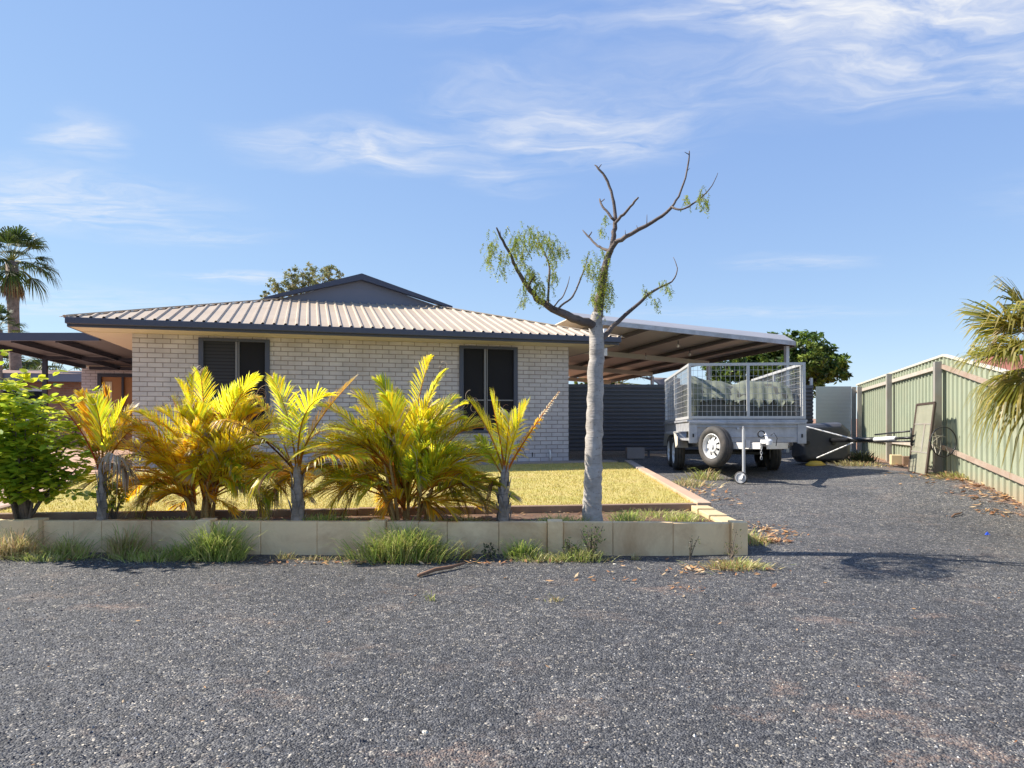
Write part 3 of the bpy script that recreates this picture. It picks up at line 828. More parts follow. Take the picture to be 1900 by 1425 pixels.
# ------------------------------------------------------------------ charcoal screen fence behind
def hfence(p, q, z0, z1, name, mat, label, pitch=.097, amp=.050, phase=0, cap=None, flat=False, gap=True):
    p = Vector((*p, 0)); q = Vector((*q, 0)); t = (q - p).normalized(); n = Vector((t.y, -t.x, 0))
    e = empty(name, (p.x, p.y, z0), label=label, cat='fence')
    m = MB(); vs = []; z = 0; prof = []
    while z < z1 - z0:
        for (o, h) in ((0, 0), (.30 * pitch, 0), (.36 * pitch, amp), (.85 * pitch, amp)): prof.append((min(z + o, z1 - z0), h))
        z += pitch
    prof.append((z1 - z0, 0))
    for (zz, h) in prof:
        a = n * h + Vector((0, 0, zz)); b = (q - p) + n * h + Vector((0, 0, zz)); vs += [a, b]
    m.add(vs, [(2 * i, 2 * i + 1, 2 * i + 3, 2 * i + 2) for i in range(len(prof) - 1)])
    m.build('sheet', M[mat], e)
    return e, p, q, t, n
e, p, q, t, n = hfence((1.30, 16.95), (7.72, 17.55), .40, 2.035, 'screen_fence', 'charcoal', 'charcoal fence of level ribbed sheeting between the house and the cream panel')
d = MB(); d.bar(Vector((0, 0, 1.65)), (q - p) + Vector((0, 0, 1.65)), .07, .035); d.build('top_rail', M['charcoal'], e)
d = MB(); d.bar(Vector((0, .06, .03)), (q - p) + Vector((0, .06, .03)), .05, .05); d.build('bottom_rail', M['rafter'], e)
for k in range(4):
    a = (q - p) * (k / 3) + Vector((0, .07, 0)); m = MB(); m.box(a.x - .03, a.x + .03, a.y - .03, a.y + .03, -.3, 1.62 if k < 3 else 1.86); m.build('post', M['galv_light' if k == 3 else 'charcoal'], e)
e, p, q, t, n = hfence((7.74, 17.4), (8.62, 17.35), .22, 2.03, 'panel_fence', 'cream_sheet', 'narrow cream panel closing the corner between the charcoal and the green fences', .035, .006)
d = MB(); d.bar(Vector((0, -.012, .58)), (q - p) + Vector((0, -.012, .58)), .02, .02); d.build('rail', M['mull'], e)

# ------------------------------------------------------------------ green fence on the right
FO = Vector((8.66, 17.1, 0)); FD = Vector((-.267, -.9637, 0)).normalized(); FN = Vector((-.9637, .267, 0)).normalized()
def ftop(s):
    if s < 6.37: return 2.04 + .18 * s / 6.37
    return max(1.30, 2.22 - .5 * (s - 6.37) / 2.78)
def FP(s, off=0, z=0): return FO + FD * s + FN * off + Vector((0, 0, z))
def rail_z(s, hi):
    if hi: return ftop(s) - .165 if s < 6.37 else max(1.05, 2.055 - .54 * (s - 6.37) / 2.78)
    return .72 + .04 * s / 6.37 if s < 6.37 else max(.3, .76 - .29 * (s - 6.37) / 2.78)
gf = empty('metal_fence', FO, label='pale green ribbed metal fence along the right of the driveway stepping down at the front', cat='fence')
def gbuild(m, name, mat, bevel=0):
    m.v = [tuple(Vector(v) - FO) for v in m.v]
    return m.build(name, M[mat], gf, bevel=bevel)
m = MB(); s = 0.0; pr = []
while s < 13:
    for o, h in ((0, 0), (.115, 0), (.125, .027), (.165, .027), (.176, 0)): pr.append((s + o, h))
    s += .188
vs = []
for s, h in pr:
    P_ = FP(s, h); vs += [(P_.x, P_.y, g(P_.x, P_.y) - .06), (P_.x, P_.y, ftop(s))]
m.add(vs, [(2 * i, 2 * i + 2, 2 * i + 3, 2 * i + 1) for i in range(len(pr) - 1)])
gbuild(m, 'sheet', 'green_fence')
for a, b in ((0, 6.37), (6.37, 13)):
    m = MB(); st = [a + (b - a) * k / 6 for k in range(7)]
    for u, v in zip(st, st[1:]): m.bar(FP(u, .015, ftop(u) + .012), FP(v, .01, ftop(v) + .012), .06, .035)
    gbuild(m, 'top_cap', 'cream')
    for hi in (0, 1):
        m = MB()
        for u, v in zip(st, st[1:]): m.bar(FP(u + .001, .05, rail_z(u, hi)), FP(v - .001, .05, rail_z(v, hi)), .04, .065)
        gbuild(m, 'rail', 'rail_pale' if a == 0 else 'rail')
for s, zt in ((.12, 2.0), (.75, 1.98), (3.42, 2.12), (6.37, 2.13), (10.1, 1.5), (12.8, 1.3)):
    P_ = FP(s, .115); m = MB(); w = .045 if s != 6.37 else .05
    c = [P_ + FD * a * w + FN * b * w for a, b in ((-1, 1), (-1, -1), (1, -1), (1, 1))]
    z0 = g(P_.x, P_.y) - .1
    m.hexa([p + Vector((0, 0, z0)) for p in c], [p + Vector((0, 0, zt)) for p in c]); gbuild(m, 'post', 'post')

# ------------------------------------------------------------------ wheels
def tyre_rim(parent_thing, c, axis, R_=.335, w=.19, kind='wheel', spokes=8):
    e = empty(kind, c); e.parent = parent_thing
    ax = Vector(axis).normalized()
    t = MB(); t.lathe((0, 0, 0), ax, [(-w / 2 + .02, .205), (-w / 2 + .0, .235), (-w / 2 - .004, .27), (-w / 2 + .018, R_ - .018), (-w / 2 + .045, R_ - .004),
              (-.03, R_), (-.028, R_ - .012), (-.022, R_ - .012), (-.02, R_), (.02, R_), (.022, R_ - .012), (.028, R_ - .012), (.03, R_), (w / 2 - .045, R_ - .004), (w / 2 - .018, R_ - .018), (w / 2 + .004, .27), (w / 2, .235), (w / 2 - .02, .205), (w / 2 - .05, .19), (-w / 2 + .05, .19), (-w / 2 + .02, .205)], 40)
    t.build('tyre', M['rubber'], e, smooth=True)
    r = MB(); o = w / 2
    r.lathe((0, 0, 0), ax, [(o - .012, .207), (o - .006, .198), (o - .02, .188), (o - .06, .180), (o - .075, .165)], 40)
    # spoked dish: sectors with windows between
    a = ax.cross(Vector((0, 0, 1))).normalized(); b = ax.cross(a)
    def pt(off, rad, th): return ax * off + (a * math.cos(th) + b * math.sin(th)) * rad
    for k in range(spokes):
        t0 = 2 * math.pi * k / spokes; hw = math.pi / spokes * .52
        r.add([pt(o - .07, .17, t0 - hw * 1.2), pt(o - .07, .17, t0 + hw * 1.2), pt(o - .028, .085, t0 + hw * 1.5), pt(o - .028, .085, t0 - hw * 1.5)], [(0, 1, 2, 3)])
    r.lathe((0, 0, 0), ax, [(o - .028, .092), (o - .022, .06), (o - .03, .045), (o + .0, .035), (o + .005, .001)], 24)
    r.lathe((0, 0, 0), ax, [(-.01, .185), (-.01, .001)], 24)
    r.build('rim', M['white'], e, smooth=False)
    bk = MB()
    bk.lathe((0, 0, 0), ax, [(o - .088, .19), (o - .088, .001)], 24); bk.build('brake_plate', M['black'], e)
    return e

# ------------------------------------------------------------------ caged trailer
TW_, TL = 1.90, 3.6
tr_o = Vector((2.98, 11.5, .20))
TY = -math.atan(.11)
tr = empty('cage_trailer', tr_o, TY, R(-1.3), label='galvanised tandem axle cage trailer with a spare wheel on its front', cat='trailer')
# tray
d = MB()
d.box(0, TW_, 0, .03, .62, 1.0); d.box(.0, TW_, -.035, -.001, .925, .965); d.box(.16, TW_ - .16, -.018, -.001, .60 + .10, .60 + .12)
d.box(0, .14, -.02, -.001, .60, .924); d.box(TW_ - .14, TW_, -.02, -.001, .60, .924); d.box(.141, TW_ - .141, -.026, -.001, .865, .885)
fp = d.build('front_panel', M['galv'], tr, bevel=.004)
d = MB()
for x in (.07, TW_ - .07):
    d.box(x - .012, x + .012, -.03, -.021, .70, .76)
d.build('latch', M['black'], fp)
d = MB(); d.lathe((.80, -.05, .845), (0, -1, 0), [(-.03, .02), (.0, .022), (.004, .001)], 12); d.build('hook', M['galv_light'], fp)
d = MB(); d.box(.02, TW_ - .02, .031, TL - .03, .64, .68); d.build('tray_floor', M['galv'], tr)
for x0, x1 in ((0, .03), (TW_ - .03, TW_)):
    d = MB(); d.box(x0, x1, .031, TL, .80, 1.0); d.box(x0 - (.025 if x0 == 0 else -.031), x0 - (.001 if x0 == 0 else -.055), .0, TL, .965, .998)
    d.build('side_panel', M['galv'], tr)
d = MB(); d.box(.031, TW_ - .031, TL - .03, TL, .68, 1.0); d.build('tailgate', M['galv'], tr)
for x in (.35, TW_ - .35):
    d = MB(); d.box(x - .03, x + .03, .04, TL - .05, .52, .638); d.build('chassis_rail', M['galv'], tr)
for y in (.4, 1.2, 2.0, 2.8, 3.4):
    d = MB(); d.box(.04, TW_ - .04, y - .025, y + .025, .575, .637) if 0 else d.box(.381, TW_ - .381, y - .025, y + .025, .55, .60); d.build('cross_member', M['galv'], tr)
# cage
ct = 1.95; cb0 = 1.012; tb = .045
def cage_panel(p, q, bars, label=None):
    p = Vector(p); q = Vector(q); L = (q - p).length; u = (q - p).normalized()
    m = MB(); up = Vector((0, 0, 1))
    h0, h1 = cb0 + tb / 2, ct - tb / 2
    m.bar(p + up * h1, q + up * h1, tb, tb); m.bar(p + up * h0, q + up * h0, tb, tb)
    for b_ in bars:
        a = p + u * (tb / 2 + (L - tb) * b_)
        m.bar(a + up * (h0 + tb / 2 + .001), a + up * (h1 - tb / 2 - .001), tb, tb, up=(0, 1, 0))
    c = m.build('cage_panel', M['galv_light'], tr)
    w = MB(); nrm = Vector((u.y, -u.x, 0)) * .014
    n1 = int(L / .075); 
    for k in range(1, n1):
        a = p + u * (L * k / n1) + nrm + Vector((uni(-.002, .002), 0, 0))
        w.bar(a + up * (h0 - .0), a + up * (h1), .0048, .0048, up=(0, 1, 0))
    n2 = 9
    for k in range(1, n2):
        z = h0 + (h1 - h0) * k / n2
        w.bar(p + nrm * 1.5 + up * z, q + nrm * 1.5 + up * z, .0048, .0048)
    w.build('wire_mesh', M['galv_light'], c)
cage_panel((0, .022, 0), (TW_, .022, 0), (0, .515, 1))
cage_panel((.022, TL - .01, 0), (.022, .05, 0), (0, .5, 1) if 0 else (.02, .48, .98))
cage_panel((TW_ - .022, .05, 0), (TW_ - .022, TL - .01, 0), (.02, .5, .98))
# axles and wheels
for y in (1.85, 2.63):
    zc = .335 + y * math.sin(R(1.3)) + .01
    d = MB(); d.bar((.16, y, zc), (TW_ - .16, y, zc), .05, .05); d.build('axle', M['black'], tr)
    tyre_rim(tr, (.06, y, zc), (-1, 0, 0)); tyre_rim(tr, (TW_ - .06, y, zc), (1, 0, 0))
for x0, x1 in ((-.065, .165), (TW_ - .165, TW_ + .065)):
    d = MB()
    d.box(x0, x1, 1.48, 3.02, .765, .785)
    d.hexa([(x0, 1.22, .50), (x1, 1.22, .50), (x1, 1.235, .50), (x0, 1.235, .50)], [(x0, 1.46, .76), (x1, 1.46, .76), (x1, 1.48, .76), (x0, 1.48, .76)])
    d.hexa([(x0, 3.26, .50), (x1, 3.26, .50), (x1, 3.275, .50), (x0, 3.275, .50)], [(x0, 3.02, .76), (x1, 3.02, .76), (x1, 3.04, .76), (x0, 3.04, .76)])
    d.build('mudguard', M['galv_light'], tr)
    xx = x0 if x0 < 1 else x1 - .006
    d = MB(); d.hexa([(xx, .95, .56), (xx + .006, .95, .56), (xx + .006, 1.22, .5), (xx, 1.22, .5)], [(xx, .95, .70), (xx + .006, .95, .70), (xx + .006, 1.46, .77), (xx, 1.46, .77)]); d.build('mud_flap', M['sheet_under'], tr)
    d = MB(); d.bar((x0 + .02 if x0 < 1 else x1 - .02, 1.1, .53), (x0 + .02 if x0 < 1 else x1 - .02, 1.45, .79), .02, .02); d.bar((x0 + .03, .9, .79), (x0 + .03, 2.9, .80), .04, .02); d.build('side_step', M['galv_light'], tr)
# drawbar
d = MB()
tip = Vector((1.0, -1.05, .575))
d.bar((.30, .05, .56), tip + Vector((-.05, .1, 0)), .05, .10); d.bar((1.60, .05, .56), tip + Vector((.05, .1, 0)), .05, .10)
d.build('drawbar', M['pale_steel'], tr, bevel=.004)
d = MB(); d.bar(tip + Vector((0, .16, .065)), tip + Vector((0, -.12, .065)), .10, .06); d.lathe(tip + Vector((0, -.16, .05)), (0, 0, 1), [(-.03, .045), (.03, .05), (.055, .03), (.06, .001)], 14)
d.bar(tip + Vector((0, -.05, .095)), tip + Vector((0, .09, .19)), .03, .03)
cp = d.build('coupling', M['white'], tr, bevel=.004)
d = MB(); c0 = tip + Vector((-.07, .02, .18))
d.tube([c0 + Vector((math.cos(a) * .05, 0, math.sin(a) * .05)) for a in [k * .4 for k in range(16)]], .010, 6, cap=False)
d.tube([tip + Vector((.06, -.02, .16)), tip + Vector((.10, -.04, .20)), tip + Vector((.15, -.03, .12)), tip + Vector((.14, 0, 0))], .006, 6)
d.build('handle', M['black'], cp, smooth=True)
d = MB()
for k in range(5):
    c_ = tip + Vector((-.08, -.02, -.03 - .038 * k)); ang = (k % 2) * 1.3
    d.tube([c_ + Vector((math.cos(a) * .014 * math.cos(ang), math.cos(a) * .014 * math.sin(ang), math.sin(a) * .026)) for a in [j * .63 for j in range(11)]], .005, 5, cap=False)
d.build('chain', M['galv_light'], tr, smooth=True)
# jockey wheel
jy, jx = -.80, .72
d = MB(); d.tube([(jx, jy, .12), (jx, jy, .83)], .024, 14); d.tube([(jx, jy, .83), (jx, jy, .86)], .015, 10); d.bar((jx, jy, .865), (jx - .01, jy, .868), .04, .02)
jw = d.build('jockey_stand', M['galv_light'], tr, smooth=False)
d = MB(); d.box(jx + .028, jx + .09, jy - .03, jy + .03, .54, .66); d.box(jx + .092, jx + .20, jy - .01, jy + .05, .555, .58); d.build('clamp', M['galv'], jw)
jc = Vector((jx - .045, jy - .01, .075)); ja = Vector((-.55, -1, 0)).normalized()
d = MB(); d.lathe(jc, ja, [(-.025, .085), (-.02, .10), (.02, .10), (.025, .085)], 28); d.build('jockey_tyre', M['rubber'], jw, smooth=True)
d = MB(); d.lathe(jc, ja, [(.022, .088), (.024, .070), (.012, .066), (.012, .030), (.03, .026), (.032, .001)], 28); d.build('jockey_rim', M['galv_light'], jw)
d = MB(); d.hexa([jc + Vector((-.035, -.03, -.02)), jc + Vector((.0, -.06, -.02)), jc + Vector((.07, .03, .02)), jc + Vector((.03, .05, .02))],
                 [jc + Vector((.01, -.02, .085)), jc + Vector((.04, -.04, .085)), jc + Vector((.08, .02, .09)), jc + Vector((.04, .04, .09))]); d.build('fork', M['galv'], jw)
# spare wheel
sp_e = tyre_rim(tr, (.38, -.30, .555), (-.85, -.53, 0), kind='spare_wheel', R_=.335)
d = MB(); d.bar((.43, -.22, .56), (.62, -.02, .56), .05, .05); d.build('bracket', M['galv'], tr)
# load inside the cage
def load():
    e = empty('cloth_bundle', tr_o, TY, R(-1.3), label='long mound of dark netting under torn sage shade cloth inside the trailer cage', cat='tarpaulin')
    random.seed(5)
    m = MB(); nx, ny = 40, 14
    def top(x): return 1.73 - .13 * (x / TW_) + .04 * math.sin(x * 5.1 + 1) + .02 * math.sin(x * 13)
    rows = []
    for i in range(nx + 1):
        x = .12 + (TW_ - .26) * i / nx
        for j in range(ny + 1):
            a = math.pi * j / ny
            yy = .62 - .50 * math.cos(a); k = max(0, math.sin(a)) ** .55
            z = .69 + (top(x) - .69) * k
            yy += .025 * math.sin(x * 9 + j) ; z += .012 * math.sin(x * 21 + j * 2)
            rows.append((x, yy, z))
    m.add(rows, [(i * (ny + 1) + j, (i + 1) * (ny + 1) + j, (i + 1) * (ny + 1) + j + 1, i * (ny + 1) + j + 1) for i in range(nx) for j in range(ny)])
    m.add([rows[j] for j in range(ny + 1)], [tuple(range(ny + 1))]); m.add([rows[nx * (ny + 1) + j] for j in range(ny + 1)], [tuple(reversed(range(ny + 1)))])
    m.build('netting', M['net'], e, smooth=True)
    # torn cloth thrown over the top with a ragged hanging edge
    m = MB(); nx = 120
    hang = []
    v = .2
    for i in range(nx + 1):
        x = i / nx
        v = .065 + .05 * math.sin(x * 8 + 2.2) + .045 * math.sin(x * 23) + .03 * math.sin(x * 61) + uni(-.03, .03)
        if .20 < x < .24 or .335 < x < .36 or .50 < x < .53 or .68 < x < .70: v *= .35
        if .15 < x < .19 or .36 < x < .385: v += .10
        hang.append(max(.012, v))
    vs = []; ny = 8
    for i in range(nx + 1):
        xx = .10 + (TW_ - .24) * i / nx
        for j in range(ny + 1):
            if j <= 4:
                a = math.pi * (.62 - .46 * j / 4)
                yy = .62 - .52 * math.cos(a); z = .69 + (top(xx) - .69) * math.sin(a) ** .55 + .02
            else:
                f = (j - 4) / 4
                a = math.pi * .16
                yy = .62 - .52 * math.cos(a) - .03 - .05 * f * (.3 + math.sin(xx * 17) ** 2); z = .69 + (top(xx) - .69) * math.sin(a) ** .55 + .02 - hang[i] * f
            z += .007 * math.sin(xx * 19 + j) + .004 * math.sin(xx * 57 + 2 * j); yy += .010 * math.sin(xx * 41 + j)
            vs.append((xx, yy, z))
    m.add(vs, [(i * (ny + 1) + j, i * (ny + 1) + j + 1, (i + 1) * (ny + 1) + j + 1, (i + 1) * (ny + 1) + j) for i in range(nx) for j in range(ny)])
    m.build('torn_cloth', M['cloth'], e, smooth=True)
    m = MB()
    for k, (x0, y0, z0, z1) in enumerate([(.10, .10, 1.62, .80), (.16, .13, 1.6, 1.02), (.06, .7, 1.6, 1.0)]):
        vs = []
        for j in range(9):
            f = j / 8; w = .05 * (1 - f * .4) + .012 * math.sin(j * 2.2)
            cx_ = x0 + .02 * math.sin(j * 1.3 + k); z = z0 + (z1 - z0) * f
            vs += [(cx_ - w, y0 - .02 * math.sin(j), z), (cx_ + w, y0 + .02 * math.sin(j + 1), z - .01)]
        m = MB(); m.add(vs, [(2 * j, 2 * j + 1, 2 * j + 3, 2 * j + 2) for j in range(8)])
        m.build('cloth_strip', M['cloth'], e, smooth=True)
load()

# ------------------------------------------------------------------ fallen basketball hoop
def hoop():
    o = Vector((6.18, 13.5, g(6.18, 13.5)))
    e = empty('basketball_hoop', o, label='portable basketball hoop tipped over with its backboard against the green fence', cat='basketball hoop')
    def rel(p): return Vector(p) - o
    gz = o.z
    # base: dark water tank standing on its edge, underside away from the pole
    m = MB()
    x0, x1, z0, z1 = 5.62, 6.70, gz - .0, gz + .80
    pr = [(x0, z0 + .12), (x0 + .1, z0), (x1 - .12, z0), (x1, z0 + .14), (x1, z1 - .16), (x1 - .18, z1), (x0 + .12, z1 - .04), (x0, z1 - .16)]
    rings = []
    for (y, k) in ((13.75, 1.0), (13.60, 1.0), (13.45, .93), (13.38, .80)):
        cxx, czz = (x0 + x1) / 2, (z0 + z1) / 2
        rings.append([rel((cxx + (x - cxx) * k, y, (czz + (z - czz) * k) if k == 1 else max(z0, czz + (z - czz) * k))) for x, z in pr])
    vs = [v for r in rings for v in r]; n = len(pr)
    fs = [(i * n + k, i * n + (k + 1) % n, (i + 1) * n + (k + 1) % n, (i + 1) * n + k) for i in range(3) for k in range(n)]
    fs += [tuple(reversed(range(n))), tuple(3 * n + k for k in range(n))]
    m.add(vs, [tuple(f) for f in fs]); b = m.build('base_tank', M['plastic'], e, bevel=.03)
    m = MB()
    for xx in (5.78, 6.30): m.lathe(rel((xx, 13.375, gz + .40)), (0, -1, 0), [(0, .05), (.02, .045), (.022, .001)], 16)
    m.build('filler_cap', M['black'], b)
    jt = Vector((6.47, 12.75, 1.22 - 41 / F * 12.75))
    m = MB(); m.tube([rel((5.74, 13.35, gz + .72)), rel(jt)], .013, 8); m.tube([rel((5.95, 13.35, gz + .10)), rel(jt)], .013, 8); m.build('strut', M['white'], e)
    en = Vector((6.55, 11.25, .90))
    mid = jt.lerp(en, .35)
    m = MB(); m.tube([rel((6.25, 13.4, gz + .45)), rel(jt.lerp(mid, .3)), rel(mid)], .045, 14); m.build('pole', M['black'], e, smooth=True)
    m = MB(); m.tube([rel(mid), rel(mid.lerp(en, .62))], .040, 14); m.build('pole_sleeve', M['white'], e, smooth=True)
    m = MB()
    k0 = mid.lerp(en, .60)
    for dz in (.085, -.045):
        m.tube([rel(mid + Vector((0, 0, dz))), rel(en + Vector((.0, -.05, dz * 1.3)))], .014, 8)
    m.tube([rel(k0), rel(en + Vector((0, -.05, .0)))], .022, 8)
    m.tube([rel(en + Vector((0, -.05, -.12))), rel(en + Vector((0, -.05, .16)))], .016, 8)
    m.build('lift_arm', M['black'], e, smooth=True)
    # backboard
    c = [Vector((6.57, 11.3, .335)), Vector((6.365, 10.5, .335)), Vector((6.505, 10.5, 1.46)), Vector((6.707, 11.3, 1.443))]
    nn = (c[1] - c[0]).cross(c[3] - c[0]).normalized()
    m = MB()
    for i in range(4): m.bar(rel(c[i]), rel(c[(i + 1) % 4]), .03, .035)
    bd = m.build('backboard', M['brown'], e)
    def bl_(u, v): return (c[0] * (1 - u) + c[1] * u) * (1 - v) + (c[3] * (1 - u) + c[2] * u) * v
    m = MB(); m.bar(rel(bl_(.02, .31)), rel(bl_(.98, .31)), .02, .02); m.bar(rel(bl_(.02, .71)), rel(bl_(.98, .71)), .02, .02); m.bar(rel(bl_(.6, .31)), rel(bl_(.62, .71)), .05, .02, up=nn); m.build('brace', M['post'], bd)
    m = MB(); off = nn * .004
    m.add([rel(c[i] + (off if k == 0 else -off)) for k in (0, 1) for i in range(4)], [(3, 2, 1, 0), (4, 5, 6, 7)]); m.build('board_panel', M['board'], bd)
    rc = Vector((6.56, 10.38, .862)); ra = Vector((.1, -1, 0)).normalized(); aa = ra.cross(Vector((0, 0, 1))).normalized()
    m = MB(); m.tube([rel(rc + aa * (.208 * math.cos(t)) + Vector((0, 0, .225 * math.sin(t)))) for t in [k * 2 * math.pi / 40 for k in range(41)]], .009, 8, cap=False)
    m.tube([rel(rc - aa * .2), rel(bl_(.9, .5))] , .01, 6) if 0 else m.tube([rel(rc - Vector((.2, 0, 0))), rel(bl_(.97, .5))], .012, 6)
    rm = m.build('rim', M['black'], e, smooth=True)
    m = MB(); random.seed(3)
    for k in range(9):
        th = uni(-1.9, 1.2); a = rc + aa * (.208 * math.cos(th)) + Vector((0, 0, .225 * math.sin(th)))
        b_ = rc + Vector((uni(-.09, .12), uni(.05, .2), uni(-.14, .12)))
        m.tube([rel(a), rel((a + b_) / 2 + Vector((uni(-.03, .03), 0, uni(-.05, .03)))), rel(b_)], .003, 4)
    m.build('net', M['cream'], rm)
hoop()
def ydish():
    c = Vector((5.88, 13.22, g(5.9, 13.22)))
    m = MB(); m.lathe((0, 0, -.02), (0, 0, 1), [(0, .18), (.03, .185), (.06, .14), (.09, .10), (.10, .001)], 20)
    tag(m.build('plastic_cone', M['yellow'], smooth=True, loc=c), 'squashed yellow plastic marker under the fallen hoop base', 'marker')
ydish()
def block(c, sx, sy, sz, rz, mat, name, label, cat='block'):
    m = MB(); m.box(-sx / 2, sx / 2, -sy / 2, sy / 2, 0, sz)
    # core holes
    if name == 'concrete_block':
        pass
    o = m.build(name, M[mat], bevel=.006, loc=c); o.rotation_euler = (0, 0, rz); tag(o, label, cat); return o
p = at(1178, 848, 16.3)
block((p.x, p.y, .26), .42, .20, .26, R(4), 'concrete', 'concrete_block', 'grey concrete block standing under the charcoal fence')
p = at(1664, 858, 13.0)
block((p.x - .02, p.y, g(p.x, p.y) - .01), .18, .24, .19, R(-20), 'limestone_lit', 'limestone_block', 'cream limestone block at the foot of the green fence')
p = at(1684, 858, 12.7)
block((p.x + .02, p.y, g(p.x, p.y) - .01), .20, .12, .18, R(-20), 'kerb', 'brown_brick', 'brown brick beside the cream block at the green fence')
p = at(1205, 852, 17.4); m = MB(); m.box(-.42, .42, -.05, .05, 0, .05)  # bar added to stand in for a strip of light ground under the fence
tag(m.build('light_ground_strip', M['edging'], loc=(p.x + .1, 17.25, .27)), 'pale bar standing in for light ground in the gap under the charcoal fence', 'ground strip')

# ------------------------------------------------------------------ plants
def lerpc(a, b, t): return tuple(a[i] * (1 - t) + b[i] * t for i in range(3))
YEL = (.98, .78, .035); LIME = (.74, .82, .06); ORA = (.92, .50, .035); GRN = (.36, .48, .05); STR = (.62, .52, .36); BRN = (.30, .17, .08)

def frond(p0, p1, p2, cols, parent, nleaf=26, ll=.30, lw=.0145, droop=.35, vee=.35, start=.18, rach=(.55, .30, .05), rr=.008, name='frond', dead_tip=.0, spread=1.0, mat='leaf'):
    """pinnate palm leaf along a curve; leaflets in two rows"""
    p0, p1, p2 = Vector(p0), Vector(p1), Vector(p2)
    m = MB()
    def B(t): return p0 * (1 - t) ** 2 + p1 * 2 * t * (1 - t) + p2 * t * t
    def D(t): return ((p1 - p0) * (1 - t) + (p2 - p1) * t).normalized()
    ts = [k / 9 for k in range(10)]
    m.tube([B(t) for t in ts], [rr * (1.25 - t) for t in ts], 4, col=rach)
    side0 = D(.5).cross(Vector((0, 0, 1)))
    if side0.length < .15: side0 = Vector((uni(-1, 1), uni(-1, 1), 0))
    side0.normalize()
    tw = uni(-.5, .5)
    nleaf = int(nleaf * 1.35)
    for k in range(nleaf):
        t = start + (1 - start) * (k + .5 * rnd()) / nleaf
        T = D(t); S = (side0 - T * side0.dot(T)).normalized(); Nn = S.cross(T)
        if Nn.z < 0: Nn = -Nn
        S2 = S * math.cos(tw) + Nn * math.sin(tw)
        N2 = Nn * math.cos(tw) - S * math.sin(tw)
        f = (t - start) / (1 - start)
        L = ll * (math.sin(math.pi * (.18 + .80 * f)) ** .6) * uni(.85, 1.1)
        ang = R(58 - 34 * f) * spread
        for sg in (-1, 1):
            a = ang * uni(.85, 1.15)
            dr = (T * math.cos(a) + (S2 * sg * math.cos(vee) + N2 * math.sin(vee)) * math.sin(a)).normalized()
            q0 = B(t); c = random.choice(cols); c = lerpc(c, random.choice(cols), rnd() * .5)
            b = uni(.8, 1.12); c = (c[0] * b, c[1] * b, c[2])
            wv = dr.cross(N2).normalized() * lw * .5 * uni(.8, 1.15)
            g1 = L * droop * uni(.5, 1.2)
            q1 = q0 + dr * L * .38 - Vector((0, 0, g1 * .08)); q2 = q0 + dr * L * .72 - Vector((0, 0, g1 * .38)); q3 = q0 + dr * L * .97 - Vector((0, 0, g1 * .95))
            if f > 1 - dead_tip or rnd() < .03: tc = STR
            else: tc = c
            tipc = lerpc(tc, STR, .45 if rnd() < .4 else 0)
            lift = N2 * lw * .18
            m.add([q0 - wv * .5, q0 + wv * .5, q1 - wv + lift, q1 + wv + lift, q2 - wv * .8, q2 + wv * .8], [(0, 1, 3, 2), (2, 3, 5, 4)], tc)
            m.add([q2 - wv * .8, q2 + wv * .8, q3], [(0, 1, 2)], tipc)
    if rnd() < .38:
        for k in range(5):
            p = B(uni(.75, 1.0)) + Vector((uni(-.05, .05), uni(-.05, .05), uni(-.02, .05))); a = uni(0, 6.28); da = uni(-.9, .9); pts = [p]; step = uni(.012, .022)
            for j in range(7):
                a += da; p = p + Vector((math.cos(a) * step, uni(-.006, .006), math.sin(a) * step + .006)); pts.append(p)
            m.tube(pts, .0022, 3, col=random.choice([(.42, .33, .26), (.62, .54, .46), (.30, .20, .14)]))
    o = m.build(name, M[mat], parent)
    return o

def rel_frond(base, p0, p1, p2, *a, **k):
    b = Vector(base)
    return frond(Vector(p0) - b, Vector(p1) - b, Vector(p2) - b, *a, **k)

def trunk_tube(m, pts, rad, n=12, col=None): m.tube(pts, rad, n, col=col)

def boots(m, base, top, r0, r1, n):
    """old leaf bases wrapping the trunk"""
    for k in range(n):
        f = k / n; z = base.z + (top.z - base.z) * f; c = base.lerp(top, f); r = r0 + (r1 - r0) * f
        a = k * 2.4; o = Vector((math.cos(a), math.sin(a), 0)); s_ = Vector((-math.sin(a), math.cos(a), 0))
        h = uni(.10, .17); w = r * uni(.6, .95)
        m.add([c + o * r * .96 - s_ * w, c + o * r * .96 + s_ * w, c + o * r * 1.3 + s_ * w * .55 + Vector((0, 0, h * .7)), c + o * r * uni(1.5, 2.0) + Vector((0, 0, h)), c + o * r * 1.3 - s_ * w * .5 + Vector((0, 0, h * .6))], [(0, 1, 2, 3, 4)])

PZ = 6.30
GROUP = None
